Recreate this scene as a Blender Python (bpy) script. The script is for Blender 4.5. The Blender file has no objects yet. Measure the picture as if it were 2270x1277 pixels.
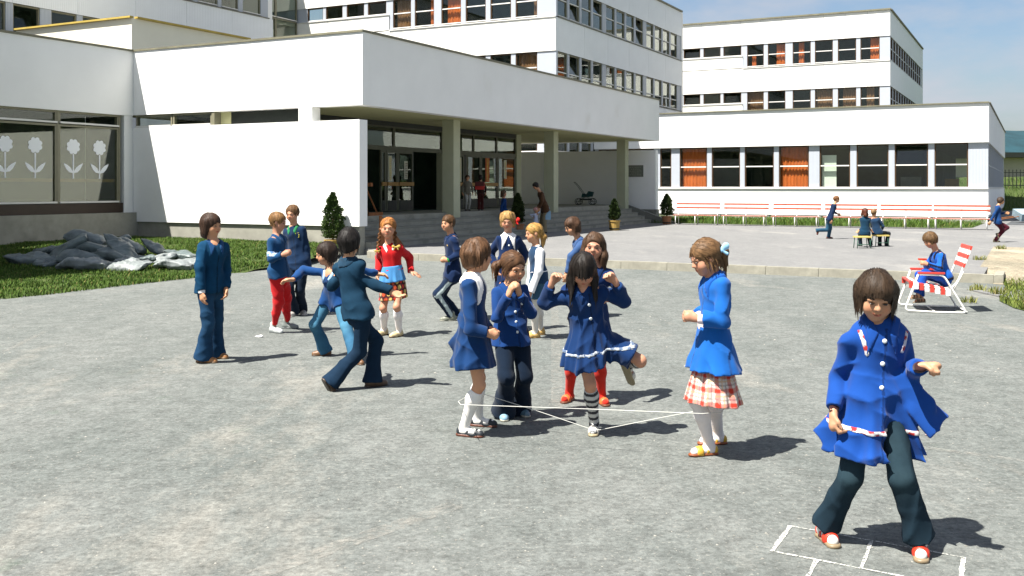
import bpy, math, random
import numpy as np
from mathutils import Vector, Matrix

# ------------------------------------------------------------------ camera, sky, sun, exposure
SC = bpy.context.scene
COL = SC.collection
R = math.radians
F_PX, U0, V0, CAM_H = 2219.0, 1135.0, 415.0, 1.70       # focal length and horizon of the photograph, in its own pixels
cam_d = bpy.data.cameras.new('camera'); cam = bpy.data.objects.new('camera', cam_d); COL.objects.link(cam)
cam.location = (0, 0, CAM_H); cam.rotation_euler = (R(90), 0, 0)
cam_d.sensor_width = 36.0; cam_d.lens = F_PX / 2270 * 36.0
cam_d.shift_y = -(638.5 - V0) / 2270
cam_d.clip_start = 0.1; cam_d.clip_end = 9000
SC.camera = cam

SUN_DIR = Vector((-0.47, -0.33, 1.0)).normalized()       # towards the sun
sun_el = math.asin(SUN_DIR.z); sun_az = math.atan2(SUN_DIR.x, SUN_DIR.y)
W = bpy.data.worlds.new('World'); SC.world = W; W.use_nodes = True
nt = W.node_tree; nt.nodes.clear()
wo = nt.nodes.new('ShaderNodeOutputWorld'); bg = nt.nodes.new('ShaderNodeBackground')
sky = nt.nodes.new('ShaderNodeTexSky'); sky.sky_type = 'NISHITA'; sky.sun_disc = False
sky.sun_elevation = sun_el; sky.sun_rotation = sun_az; sky.air_density = 1.0; sky.dust_density = 2.0; sky.ozone_density = 2.5
tc = nt.nodes.new('ShaderNodeTexCoord'); mp = nt.nodes.new('ShaderNodeMapping')
mp.inputs['Scale'].default_value = (1.0, 1.0, 2.6)
n1 = nt.nodes.new('ShaderNodeTexNoise'); n1.inputs['Scale'].default_value = 6.5; n1.inputs['Detail'].default_value = 7; n1.inputs['Roughness'].default_value = .55
cr = nt.nodes.new('ShaderNodeValToRGB'); cr.color_ramp.elements[0].position = .38; cr.color_ramp.elements[1].position = .62
mx = nt.nodes.new('ShaderNodeMix'); mx.data_type = 'RGBA'
mx.inputs['B'].default_value = (4.1, 4.3, 4.8, 1)        # thin white summer cloud
ml = nt.nodes.new('ShaderNodeMath'); ml.operation = 'MULTIPLY'; ml.inputs[1].default_value = .80
nt.links.new(tc.outputs['Generated'], mp.inputs['Vector']); nt.links.new(mp.outputs['Vector'], n1.inputs['Vector'])
nt.links.new(n1.outputs['Fac'], cr.inputs['Fac']); nt.links.new(cr.outputs['Color'], ml.inputs[0])
nt.links.new(ml.outputs[0], mx.inputs['Factor']); nt.links.new(sky.outputs['Color'], mx.inputs['A'])
nt.links.new(mx.outputs['Result'], bg.inputs['Color']); nt.links.new(bg.outputs['Background'], wo.inputs['Surface'])
bg.inputs['Strength'].default_value = 0.055

sd = bpy.data.lights.new('sun', 'SUN'); sd.energy = 5.0; sd.angle = R(.53); sd.color = (1.0, .955, .88)
so = bpy.data.objects.new('sun', sd); COL.objects.link(so)
so.rotation_euler = (-SUN_DIR).to_track_quat('-Z', 'Y').to_euler()
SC.view_settings.view_transform = 'Standard'; SC.view_settings.look = 'None'
SC.view_settings.exposure = 1.42; SC.view_settings.gamma = 1.0; SC.view_settings.use_curve_mapping = False
SC.cycles.max_bounces = 8; SC.cycles.transparent_max_bounces = 16

rng = np.random.default_rng(7); random.seed(7)

# ------------------------------------------------------------------ object helpers
def meta(o, label=None, cat=None, group=None, kind=None):
    if label: o['label'] = label
    if cat: o['category'] = cat
    if group: o['group'] = group
    if kind: o['kind'] = kind
    return o
def empty(name, loc, rz=0.0):
    o = bpy.data.objects.new(name, None); COL.objects.link(o)
    o.location = loc; o.rotation_euler = (0, 0, rz); o.empty_display_size = .2
    return o
def link(name, me, parent=None, loc=None, rz=None):
    o = bpy.data.objects.new(name, me); COL.objects.link(o)
    if parent is not None: o.parent = parent
    if loc is not None: o.location = loc
    if rz is not None: o.rotation_euler = (0, 0, rz)
    return o
def mesh(name, verts, faces, mat, smooth=False, mats=None, fmat=None):
    me = bpy.data.meshes.new(name)
    me.from_pydata([tuple(v) for v in verts], [], [tuple(f) for f in faces])
    for m in (mats or [mat]): me.materials.append(m)
    if fmat is not None: me.polygons.foreach_set('material_index', fmat)
    if smooth: me.polygons.foreach_set('use_smooth', [True] * len(me.polygons))
    me.update(); return me
def mesh_np(name, V, Fq, mat, smooth=True, col=None):
    """numpy verts and quads or tris -> mesh"""
    me = bpy.data.meshes.new(name)
    nv, nf, k = len(V), len(Fq), (Fq.shape[1] if len(Fq) else 4)
    me.vertices.add(nv); me.vertices.foreach_set('co', np.asarray(V, np.float32).ravel())
    me.loops.add(nf * k); me.loops.foreach_set('vertex_index', np.asarray(Fq, np.int32).ravel())
    me.polygons.add(nf); me.polygons.foreach_set('loop_start', np.arange(0, nf * k, k, dtype=np.int32))
    me.polygons.foreach_set('loop_total', np.full(nf, k, np.int32))
    if smooth: me.polygons.foreach_set('use_smooth', np.ones(nf, bool))
    me.materials.append(mat)
    if col is not None:
        at = me.color_attributes.new('Col', 'FLOAT_COLOR', 'POINT')
        c4 = np.ones((nv, 4), np.float32); c4[:, :3] = col
        at.data.foreach_set('color', c4.ravel())
    me.update(calc_edges=True); me.validate(); return me
class MB:
    """collects simple shapes into one mesh"""
    def __init__(s): s.v = []; s.f = []; s.m = []
    def box(s, x0, x1, y0, y1, z0, z1, m=0):
        n = len(s.v)
        s.v += [(x0,y0,z0),(x1,y0,z0),(x1,y1,z0),(x0,y1,z0),(x0,y0,z1),(x1,y0,z1),(x1,y1,z1),(x0,y1,z1)]
        fs = [(0,3,2,1),(4,5,6,7),(0,1,5,4),(1,2,6,5),(2,3,7,6),(3,0,4,7)]
        s.f += [tuple(n+i for i in f) for f in fs]; s.m += [m]*6; return s
    def obox(s, M4, sx, sy, sz, m=0):
        n = len(s.v)
        for z in (-.5,.5):
            for (x,y) in ((-.5,-.5),(.5,-.5),(.5,.5),(-.5,.5)):
                s.v.append(tuple(M4 @ Vector((x*sx,y*sy,z*sz))))
        fs = [(0,3,2,1),(4,5,6,7),(0,1,5,4),(1,2,6,5),(2,3,7,6),(3,0,4,7)]
        s.f += [tuple(n+i for i in f) for f in fs]; s.m += [m]*6; return s
    def prism(s, poly, z0, z1, m=0):
        n = len(s.v); k = len(poly)
        s.v += [(x,y,z0) for x,y in poly] + [(x,y,z1) for x,y in poly]
        s.f.append(tuple(n+i for i in reversed(range(k)))); s.f.append(tuple(n+k+i for i in range(k)))
        for i in range(k): s.f.append((n+i, n+(i+1)%k, n+k+(i+1)%k, n+k+i))
        s.m += [m]*(k+2); return s
    def tube(s, pts, r, seg=8, closed=False, m=0):
        P = [Vector(p) for p in pts]; k = len(P); rs = r if isinstance(r,(list,tuple)) else [r]*k
        n0 = len(s.v); up = None
        for i in range(k):
            if closed: d = (P[(i+1)%k]-P[i-1])
            else: d = P[min(i+1,k-1)]-P[max(i-1,0)]
            d.normalize()
            if up is None:
                up = Vector((0,0,1)) if abs(d.z) < .9 else Vector((1,0,0))
            a = d.cross(up); 
            if a.length < 1e-5: a = d.orthogonal()
            a.normalize(); b = a.cross(d).normalized(); up = b
            for j in range(seg):
                t = 2*math.pi*j/seg
                s.v.append(tuple(P[i] + a*math.cos(t)*rs[i] + b*math.sin(t)*rs[i]))
        for i in range(k if closed else k-1):
            for j in range(seg):
                i2 = (i+1)%k
                s.f.append((n0+i*seg+j, n0+i*seg+(j+1)%seg, n0+i2*seg+(j+1)%seg, n0+i2*seg+j)); s.m.append(m)
        if not closed:
            s.f.append(tuple(n0+j for j in reversed(range(seg)))); s.f.append(tuple(n0+(k-1)*seg+j for j in range(seg))); s.m += [m,m]
        return s
    def lathe(s, prof, seg=20, c=(0,0), m=0):
        n0 = len(s.v); k = len(prof)
        for (r,z) in prof:
            for j in range(seg):
                t = 2*math.pi*j/seg; s.v.append((c[0]+r*math.cos(t), c[1]+r*math.sin(t), z))
        for i in range(k-1):
            for j in range(seg):
                s.f.append((n0+i*seg+j, n0+i*seg+(j+1)%seg, n0+(i+1)*seg+(j+1)%seg, n0+(i+1)*seg+j)); s.m.append(m)
        s.f.append(tuple(n0+j for j in reversed(range(seg)))); s.f.append(tuple(n0+(k-1)*seg+j for j in range(seg))); s.m += [m,m]
        return s
    def me(s, name, mat, smooth=False, mats=None):
        return mesh(name, s.v, s.f, mat, smooth, mats, s.m if mats else None)
    def build(s, name, mat, parent=None, loc=None, rz=None, smooth=False, mats=None):
        return link(name, s.me(name, mat, smooth, mats), parent, loc, rz)

# ------------------------------------------------------------------ procedural materials
MATS = {}
def mat(name, col, rough=.8, var=.12, scale=6.0, bump=0.0, bscale=60.0, spec=.3, vcol=False, stretch=(1,1,1), metal=0.0,
        spots=None, sheen=0.0):
    if name in MATS: return MATS[name]
    m = bpy.data.materials.new(name); m.use_nodes = True; t = m.node_tree; b = t.nodes['Principled BSDF']
    b.inputs['Roughness'].default_value = rough; b.inputs['Specular IOR Level'].default_value = spec; b.inputs['Metallic'].default_value = metal
    if sheen: b.inputs['Sheen Weight'].default_value = sheen
    tc = t.nodes.new('ShaderNodeTexCoord'); mp = t.nodes.new('ShaderNodeMapping'); mp.inputs['Scale'].default_value = stretch
    t.links.new(tc.outputs['Object'], mp.inputs['Vector'])
    n = t.nodes.new('ShaderNodeTexNoise'); n.inputs['Scale'].default_value = scale; n.inputs['Detail'].default_value = 6; n.inputs['Roughness'].default_value = .62
    t.links.new(mp.outputs['Vector'], n.inputs['Vector'])
    mr = t.nodes.new('ShaderNodeMapRange'); mr.inputs['From Min'].default_value = .28; mr.inputs['From Max'].default_value = .72
    mr.inputs['To Min'].default_value = 1-var; mr.inputs['To Max'].default_value = 1+var
    t.links.new(n.outputs['Fac'], mr.inputs['Value'])
    vm = t.nodes.new('ShaderNodeVectorMath'); vm.operation = 'SCALE'
    if vcol:
        at = t.nodes.new('ShaderNodeAttribute'); at.attribute_name = 'Col'; t.links.new(at.outputs['Color'], vm.inputs[0])
    else:
        vm.inputs[0].default_value = col[:3]
    t.links.new(mr.outputs['Result'], vm.inputs['Scale'])
    out = vm.outputs['Vector']
    if spots:                                             # dirt or wear with a shape of its own: (colour, scale, threshold, amount)
        sc_, ss, th_, am = spots
        n2 = t.nodes.new('ShaderNodeTexNoise'); n2.inputs['Scale'].default_value = ss; n2.inputs['Detail'].default_value = 5
        t.links.new(mp.outputs['Vector'], n2.inputs['Vector'])
        r2 = t.nodes.new('ShaderNodeMapRange'); r2.inputs['From Min'].default_value = th_; r2.inputs['From Max'].default_value = th_+.12
        r2.inputs['To Max'].default_value = am; t.links.new(n2.outputs['Fac'], r2.inputs['Value'])
        mi = t.nodes.new('ShaderNodeMix'); mi.data_type = 'RGBA'; t.links.new(r2.outputs['Result'], mi.inputs['Factor'])
        t.links.new(out, mi.inputs['A']); mi.inputs['B'].default_value = (*sc_, 1); out = mi.outputs['Result']
    t.links.new(out, b.inputs['Base Color'])
    if bump:
        n3 = t.nodes.new('ShaderNodeTexNoise'); n3.inputs['Scale'].default_value = bscale; n3.inputs['Detail'].default_value = 3
        t.links.new(mp.outputs['Vector'], n3.inputs['Vector'])
        bp = t.nodes.new('ShaderNodeBump'); bp.inputs['Strength'].default_value = bump; bp.inputs['Distance'].default_value = .01
        t.links.new(n3.outputs['Fac'], bp.inputs['Height']); t.links.new(bp.outputs['Normal'], b.inputs['Normal'])
    MATS[name] = m; return m
def ribbed(name, col, axis, pitch, rough=.45, strength=.6, var=.05, metal=0.0):
    """sheet metal with fine vertical ribs along one local axis"""
    m = mat(name, col, rough, var, .6, metal=metal); t = m.node_tree; b = t.nodes['Principled BSDF']
    tc = t.nodes.new('ShaderNodeTexCoord'); w = t.nodes.new('ShaderNodeTexWave'); w.wave_type = 'BANDS'; w.bands_direction = axis
    w.inputs['Scale'].default_value = .314/pitch; w.inputs['Distortion'].default_value = 0
    t.links.new(tc.outputs['Object'], w.inputs['Vector'])
    bp = t.nodes.new('ShaderNodeBump'); bp.inputs['Strength'].default_value = strength; bp.inputs['Distance'].default_value = .012
    t.links.new(w.outputs['Fac'], bp.inputs['Height']); t.links.new(bp.outputs['Normal'], b.inputs['Normal'])
    return m
def glass(name, tint=(.62,.70,.66), base=.10, gain=2.2, ripple=.015):
    m = bpy.data.materials.new(name); m.use_nodes = True; t = m.node_tree; t.nodes.clear()
    o = t.nodes.new('ShaderNodeOutputMaterial'); mixs = t.nodes.new('ShaderNodeMixShader')
    tr = t.nodes.new('ShaderNodeBsdfTransparent'); tr.inputs['Color'].default_value = (*tint, 1)
    gl = t.nodes.new('ShaderNodeBsdfGlossy'); gl.inputs['Roughness'].default_value = .012; gl.inputs['Color'].default_value = (.95,.97,.95,1)
    fr = t.nodes.new('ShaderNodeLayerWeight'); fr.inputs['Blend'].default_value = .5; pw = t.nodes.new('ShaderNodeMath'); pw.operation = 'POWER'; pw.inputs[1].default_value = 4.0; t.links.new(fr.outputs['Facing'], pw.inputs[0])
    ma = t.nodes.new('ShaderNodeMath'); ma.operation = 'MULTIPLY_ADD'; ma.inputs[1].default_value = gain; ma.inputs[2].default_value = base; ma.use_clamp = True
    tcn = t.nodes.new('ShaderNodeTexCoord'); nz = t.nodes.new('ShaderNodeTexNoise'); nz.inputs['Scale'].default_value = 1.6; nz.inputs['Detail'].default_value = 1
    bp = t.nodes.new('ShaderNodeBump'); bp.inputs['Strength'].default_value = ripple; bp.inputs['Distance'].default_value = .3
    t.links.new(tcn.outputs['Object'], nz.inputs['Vector']); t.links.new(nz.outputs['Fac'], bp.inputs['Height']); t.links.new(bp.outputs['Normal'], gl.inputs['Normal'])
    t.links.new(pw.outputs[0], ma.inputs[0]); t.links.new(ma.outputs[0], mixs.inputs['Fac'])
    t.links.new(tr.outputs[0], mixs.inputs[1]); t.links.new(gl.outputs[0], mixs.inputs[2]); t.links.new(mixs.outputs[0], o.inputs['Surface'])
    MATS[name] = m; return m

M_RENDER = mat('white_render', (.80,.80,.785), .9, .035, .9, .25, 90, spots=((.60,.58,.52), .55, .66, .35))
M_CLADW = ribbed('white_cladding_front', (.80,.79,.74), 'Y', .10, .5, .35)
M_CLADS = ribbed('white_cladding_side', (.76,.78,.80), 'X', .10, .5, .35)
M_PILF = ribbed('grey_ribbed_pilaster', (.42,.45,.50), 'X', .06, .45, .8)
M_CONC = mat('concrete', (.27,.265,.225), .9, .18, 2.5, .3, 40, spots=((.12,.12,.10), 1.4, .62, .5))
M_CONCD = mat('dark_concrete', (.20,.20,.175), .9, .15, 3, .3, 40)
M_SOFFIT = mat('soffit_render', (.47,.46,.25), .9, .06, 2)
M_COPE = mat('weathered_coping_metal', (.17,.16,.11), .6, .25, 3)
M_COPEY = mat('ochre_coping', (.42,.31,.07), .7, .2, 2)
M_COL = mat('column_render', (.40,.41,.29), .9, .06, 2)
M_DOORF = mat('door_steel', (.075,.08,.05), .5, .15, 5)
M_FRAME = mat('brown_window_frame', (.075,.042,.02), .5, .15, 5)
M_FRAMEG = mat('bronze_steel_frame', (.20,.19,.13), .45, .12, 5)
M_SILL = mat('white_painted_sill', (.66,.65,.62), .6, .06, 4)
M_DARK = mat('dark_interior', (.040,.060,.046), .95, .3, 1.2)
M_DARKF = mat('dark_steel', (.018,.022,.018), .5, .2, 5)
M_ROOF = mat('roof_felt', (.12,.12,.11), .95, .2, 1)
M_CURT = mat('orange_curtain', (.58,.125,.028), .9, .2, 3, stretch=(1,1,.2))
M_CURTB = mat('brown_curtain', (.22,.10,.05), .9, .2, 3, stretch=(1,1,.2))
M_BLIND = mat('white_blind', (.75,.75,.72), .8, .05, 2)
M_GLASS = glass('window_glass', (.90,.94,.90), .035, .8, .004)
M_GLASSW = glass('display_glass', (.72,.76,.62), .085, .8, .003)
M_GLASSL = glass('lobby_glass', (.66,.74,.64), .05, .8, .003)
M_WOOD = mat('oak_board', (.30,.17,.05), .6, .25, 6, stretch=(1,1,6))
M_WHITE = mat('white_paint', (.80,.79,.76), .45, .04, 5)
M_RED = mat('red_paint', (.45,.045,.02), .5, .15, 6)
# ------------------------------------------------------------------ the school's own axes: A runs away to the right, B away to the left
TH = R(27.54); S_, C_ = math.sin(TH), math.cos(TH); XC, YC = -3.71, 24.85
RZB = math.pi/2 - TH
def B(a, b, z=0.0): return Vector((XC + a*S_ - b*C_, YC + a*C_ + b*S_, z))
def ray(u, v, Y):   return Vector(((u-U0)/F_PX*Y, Y, CAM_H - (v-V0)/F_PX*Y))     # the place measured in the photograph
def gpt(u, v, z=0.0):
    Y = F_PX*(CAM_H - z)/(v - V0); return Vector(((u-U0)/F_PX*Y, Y, z))

# ------------------------------------------------------------------ ground
def ground_material(name, base, dust, dark, dust_th, fine=1.0, streak=25):
    m = bpy.data.materials.new(name); m.use_nodes = True; t = m.node_tree; b = t.nodes['Principled BSDF']
    b.inputs['Roughness'].default_value = .95; b.inputs['Specular IOR Level'].default_value = .15
    tc = t.nodes.new('ShaderNodeTexCoord')
    def noise(scale, detail, rough, rot=0, st=(1,1,1)):
        mp = t.nodes.new('ShaderNodeMapping'); mp.inputs['Rotation'].default_value = (0,0,R(rot)); mp.inputs['Scale'].default_value = st
        n = t.nodes.new('ShaderNodeTexNoise'); n.inputs['Scale'].default_value = scale; n.inputs['Detail'].default_value = detail; n.inputs['Roughness'].default_value = rough
        t.links.new(tc.outputs['Object'], mp.inputs['Vector']); t.links.new(mp.outputs['Vector'], n.inputs['Vector']); return n.outputs['Fac']
    def rng_(s, a, c, lo=0., hi=1.):
        r = t.nodes.new('ShaderNodeMapRange'); r.inputs['From Min'].default_value = a; r.inputs['From Max'].default_value = c
        r.inputs['To Min'].default_value = lo; r.inputs['To Max'].default_value = hi; t.links.new(s, r.inputs['Value']); return r.outputs['Result']
    def mixc(f, A, Bc):
        mi = t.nodes.new('ShaderNodeMix'); mi.data_type = 'RGBA'; t.links.new(f, mi.inputs['Factor'])
        for s, k in ((A,'A'),(Bc,'B')):
            if isinstance(s, tuple): mi.inputs[k].default_value = (*s,1)
            else: t.links.new(s, mi.inputs[k])
        return mi.outputs['Result']
    def mul(a, c):
        x = t.nodes.new('ShaderNodeMath'); x.operation = 'MULTIPLY'; t.links.new(a, x.inputs[0]); t.links.new(c, x.inputs[1]); return x.outputs[0]
    worn = rng_(noise(.8, 9, .72, streak, (1,.5,1)), .38, .64)                           # darker worn binder
    c = mixc(worn, base, dark)
    drift = rng_(noise(.36, 10, .70, streak, (1,.38,1)), dust_th, dust_th+.11)          # pale dust drifted along the slope
    c = mixc(drift, c, dust)
    moss = rng_(noise(1.9, 6, .65), .64, .78, 0, .6); c = mixc(moss, c, (base[0]*.60, base[1]*.80, base[2]*.62))
    patch = rng_(noise(5.5, 6, .75), .30, .70, 1-.34*fine, 1+.34*fine); grit = rng_(noise(24, 6, .85), .30, .70, 1-.65*fine, 1+.65*fine)
    vm = t.nodes.new('ShaderNodeVectorMath'); vm.operation = 'SCALE'; t.links.new(c, vm.inputs[0]); t.links.new(mul(grit, patch), vm.inputs['Scale'])
    pale = rng_(noise(46, 3, .6), .60, .68, 0, .75*fine)                                  # pale grains of grit
    c2 = mixc(pale, vm.outputs['Vector'], tuple(1.35*x for x in dust))
    dk = rng_(noise(38, 3, .6, 40), .63, .70, 0, .6*fine); c2 = mixc(dk, c2, tuple(.55*x for x in dark))
    t.links.new(c2, b.inputs['Base Color'])
    bp = t.nodes.new('ShaderNodeBump'); bp.inputs['Strength'].default_value = .55; bp.inputs['Distance'].default_value = .012
    t.links.new(noise(60, 6, .8), bp.inputs['Height']); t.links.new(bp.outputs['Normal'], b.inputs['Normal'])
    return m
M_YARD = ground_material('worn_asphalt', (.139,.147,.139), (.205,.199,.177), (.100,.111,.105), .56, .80)
M_PLAZA = ground_material('plaza_asphalt', (.178,.178,.174), (.235,.23,.215), (.150,.151,.150), .55, .35)
M_SAND = ground_material('sand', (.25,.215,.155), (.32,.28,.21), (.17,.155,.115), .5)
M_SOIL = ground_material('grass_soil', (.055,.075,.02), (.16,.14,.08), (.03,.055,.012), .62)
M_KERB = mat('kerb_concrete', (.25,.24,.195), .9, .22, 5, .4, 60, spots=((.10,.10,.075), 2.2, .58, .55))

def sheet(name, pts, m, z=None, n=None):
    V = [tuple(p) if z is None else (p[0], p[1], z) for p in pts]
    o = link(name, mesh(name, V, [tuple(range(len(V)))], m)); o['kind'] = 'structure'; return o
M_FIELD = ground_material('far_meadow', (.07,.10,.028), (.15,.14,.07), (.05,.08,.02), .55)
sheet('meadow', [(-3000,-600,-.06),(3000,-600,-.06),(3000,6000,-.06),(-3000,6000,-.06)], M_FIELD)
sheet('playground', [(-60,-40,0),(16,-40,0),(11.2,15,0),(13.0,25,0),(13,60,0),(-60,60,0)], M_YARD)

# faint worn marking lines and loose grit on the yard
M_WORN = mat('worn_line', (.30,.29,.26), .95, .15, 30)
_t = M_WORN.node_tree; _n = _t.nodes.new('ShaderNodeTexNoise'); _n.inputs['Scale'].default_value = 14; _n.inputs['Detail'].default_value = 8; _n.inputs['Roughness'].default_value = .8
_c = _t.nodes.new('ShaderNodeTexCoord'); _t.links.new(_c.outputs['Object'], _n.inputs['Vector']); _r = _t.nodes.new('ShaderNodeMapRange'); _r.inputs['From Min'].default_value = .45; _r.inputs['From Max'].default_value = .70; _r.inputs['To Max'].default_value = .75
_t.links.new(_n.outputs['Fac'], _r.inputs['Value']); _t.links.new(_r.outputs['Result'], _t.nodes['Principled BSDF'].inputs['Alpha'])
wl = MB()
for (u0,v0),(u1,v1),w in (((1990,985),(2330,1030),.035),((1228,640),(1236,905),.05),((700,700),(1020,690),.03),((560,1277),(1010,1120),.06),((100,735),(10,780),.03)):
    a_, b_ = gpt(u0,v0), gpt(u1,v1); d_ = (b_-a_).normalized(); s_ = Vector((-d_.y,d_.x,0))*w; z_ = Vector((0,0,.003)); n_ = len(wl.v)
    wl.v += [tuple(a_-s_+z_), tuple(b_-s_+z_), tuple(b_+s_+z_), tuple(a_+s_+z_)]; wl.f.append((n_,n_+1,n_+2,n_+3)); wl.m.append(0)
o = wl.build('worn_lines', M_WORN); o['kind'] = 'structure'
_g = np.random.default_rng(12); pv, pf = [], []
for i in range(900):
    u_, v_ = _g.uniform(-50,2320), 560+ (_g.uniform(0,1)**1.3)*740; c_ = gpt(u_, v_); r_ = _g.uniform(.003,.010)*(1+ (c_.y > 9)*.8); n_ = len(pv)
    for dx,dy,dz in ((1,0,.2),(-.4,.9,.1),(-.6,-.8,.2),(.1,.1,1.0),(.6,-.6,.1)): pv.append((c_.x+dx*r_*_g.uniform(.6,1.3), c_.y+dy*r_*_g.uniform(.6,1.3), dz*r_*.7))
    pf += [(n_,n_+1,n_+3),(n_+1,n_+2,n_+3),(n_+2,n_+4,n_+3),(n_+4,n_,n_+3)]
o = link('pebbles', mesh('pebbles', pv, pf, mat('pebble', (.24,.235,.21), .9, .5, 3))); o['kind'] = 'stuff'
# raised forecourt with its kerb stones
KA, KB = -.78, -14.15
def arc_edge():
    pts = [(KA, KB), (KA, -1.15)]
    for i in range(1, 6):
        t = i/6*math.pi/2; pts.append((KA + .9*(1-math.cos(t)) - .0, -1.15 + .9*math.sin(t)))
    pts.append((KA+.9, -.25)); return pts
edge = arc_edge()
poly = [(KA+.16, KB+.16)] + [(a+.16, b-.0) for a, b in edge[1:]] + [(.4, 8), (62, 8), (62, -34), (9.0, -34), (7.0, KB+.16)]
pl = MB().prism([tuple(B(a, b).xy) for a, b in reversed(poly)], -.3, .15).build('plaza', M_PLAZA); pl['kind'] = 'structure'
kerb = empty('kerb', B(KA, KB), 0); kerb['kind'] = 'structure'
def kerb_piece(a0, b0, a1, b1, i):
    p, q = B(a0, b0), B(a1, b1); d = (q-p); L = d.length; mid = (p+q)/2 - kerb.location
    me = MB(); me.box(-L/2+.004, L/2-.004, -.0, .155, -.2, .145 + random.uniform(-.003,.005))
    me.box(-L/2+.004, L/2-.004, .022, .155, .1451, .158 + random.uniform(-.003,.003))
    o = me.build('kerb_stone', M_KERB, kerb, mid, math.atan2(d.y, d.x)); return o
for i in range(13): kerb_piece(KA, -1.15 - i, KA, -2.15 - i, i)
for i in range(1, len(edge)-1): kerb_piece(*edge[i+1], *edge[i], i)
for i in range(1): kerb_piece(KA + i + 1.0, KB+.0, KA + i, KB+.0, i)

# sand and rough ground to the right of the forecourt, road beyond
def curve_poly(*uv, z=.006): return [gpt(u, v, z) for u, v in uv]
sheet('sand_path', [(8.60,17.6,.006),(8.3,14.2,.006),(9.6,11.4,.006),(40,8,.006),(60,60,.006),(22.5,47,.006),(17.6,39.5,.006),(12.2,27.5,.006),(10.6,24,.006)], M_SAND)
sb = [B(KA-.1, KB-.0, .004), B(1.2, KB+.3, .154), B(8.5, KB+.3, .156), B(8.5, KB-7, .15), B(2.2, KB-5.5, .11), B(-.6, KB-3.6, .010), B(-1.4, KB-1.6, .008)]
o = link('sand_bank', mesh('sand_bank', [tuple(x) for x in sb], [(0,1,6),(1,5,6),(1,4,5),(1,2,4),(2,3,4)][::1], M_SAND)); o['kind'] = 'structure'
M_ROAD = ground_material('shadowed_road_asphalt', (.085,.09,.095), (.12,.12,.115), (.06,.065,.07), .6, .5)  # asphalt darkened where the building's shadow lies, shade put into the colour
sheet('road', [(20.3,41.2,.16),(23.6,40,.16),(45,40,.16),(60,60,.16),(32,62,.16)], M_ROAD)
pave = empty('paving_strip', (8.0,14.6,0)); pave['kind'] = 'structure'
for i in range(5):
    for j in range(5):
        random.seed(i*7+j); MB().box(-.24,.24,-.24,.24,-.05,.022+random.uniform(0,.008)).build('paving_slab', M_PLAZA, pave, (-.25+i*.5+random.uniform(-.01,.01), -.55+j*.5, 0), random.uniform(-.02,.02))

# grass banks
def grass(name, polyuv_fn, pts, n, hgt, seed, zf, col=((.035,.085,.012),(.09,.16,.025))):
    g = np.random.default_rng(seed)
    P = np.array([(p[0], p[1]) for p in pts]); lo, hi = P.min(0), P.max(0)
    q = g.uniform(lo, hi, (int(n*2.5), 2))
    ins = np.zeros(len(q), bool); j = len(P)-1
    for i in range(len(P)):
        xi, yi = P[i]; xj, yj = P[j]
        ins ^= ((yi > q[:,1]) != (yj > q[:,1])) & (q[:,0] < (xj-xi)*(q[:,1]-yi)/(yj-yi+1e-12)+xi); j = i
    q = q[ins]
    cl = np.sin(q[:,0]*2.3+1.3*np.sin(q[:,1]*1.7))*np.sin(q[:,1]*2.9+q[:,0]*.8) + .6*np.sin(q[:,0]*7.1+2)*np.sin(q[:,1]*6.3)
    q = q[cl > g.uniform(-2.2, -.2, len(q))][:n]; m = len(q)
    cl = np.sin(q[:,0]*2.3+1.3*np.sin(q[:,1]*1.7))*np.sin(q[:,1]*2.9+q[:,0]*.8)
    h = hgt*g.uniform(.45, 1.25, m)*(1+.35*cl); an = g.uniform(0, 6.283, m); le = g.uniform(.1, .75, m)*h; w = g.uniform(.005, .011, m)
    z = zf(q[:,0], q[:,1])
    V = np.zeros((m, 4, 3)); dx, dy = np.cos(an), np.sin(an); px, py = -dy, dx
    V[:,0] = np.stack([q[:,0]-px*w, q[:,1]-py*w, z-.01], 1); V[:,1] = np.stack([q[:,0]+px*w, q[:,1]+py*w, z-.01], 1)
    V[:,2] = np.stack([q[:,0]+dx*le*.45+px*w*.7, q[:,1]+dy*le*.45+py*w*.7, z+h*.62], 1)
    V[:,3] = np.stack([q[:,0]+dx*le, q[:,1]+dy*le, z+h], 1)
    Fq = np.arange(m*4).reshape(m, 4)[:, [0,1,2,3]]
    t = g.uniform(0, 1, (m,1)) ; c = np.array(col[0])*(1-t)+np.array(col[1])*t
    dry = g.uniform(0,1,m) < .05; c[dry] = (.2,.17,.06)
    o = link(name, mesh_np(name, V.reshape(-1,3), Fq, M_GRASS, False, np.repeat(c, 4, 0))); o['kind'] = 'stuff'; return o
M_GRASS = mat('grass_blade', (0,0,0), .7, .2, 2, vcol=True, spec=.2)
def bank_z(x, y):
    """the lawn rises gently towards the wall"""
    a = (x-XC)*S_ + (y-YC)*C_; b = -(x-XC)*C_ + (y-YC)*S_
    d = np.minimum(8.0 - b + .0*a, 99.)*0 + (np.asarray(a) + 5.2 + (np.asarray(b)+.9)*.55)
    return np.clip(d/6.0, 0, 1)**.8*.27 + .012
lawn_pts = [gpt(-260,690), gpt(-40,668), gpt(100,655), gpt(200,643), gpt(330,628), gpt(430,617), gpt(520,606), gpt(600,597), gpt(690,585), B(-.25,.25), B(-.05,2.2), B(-.05,7.95), B(-6,7.95), B(-12,7.95)]
GX, GY = 56, 40
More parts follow.
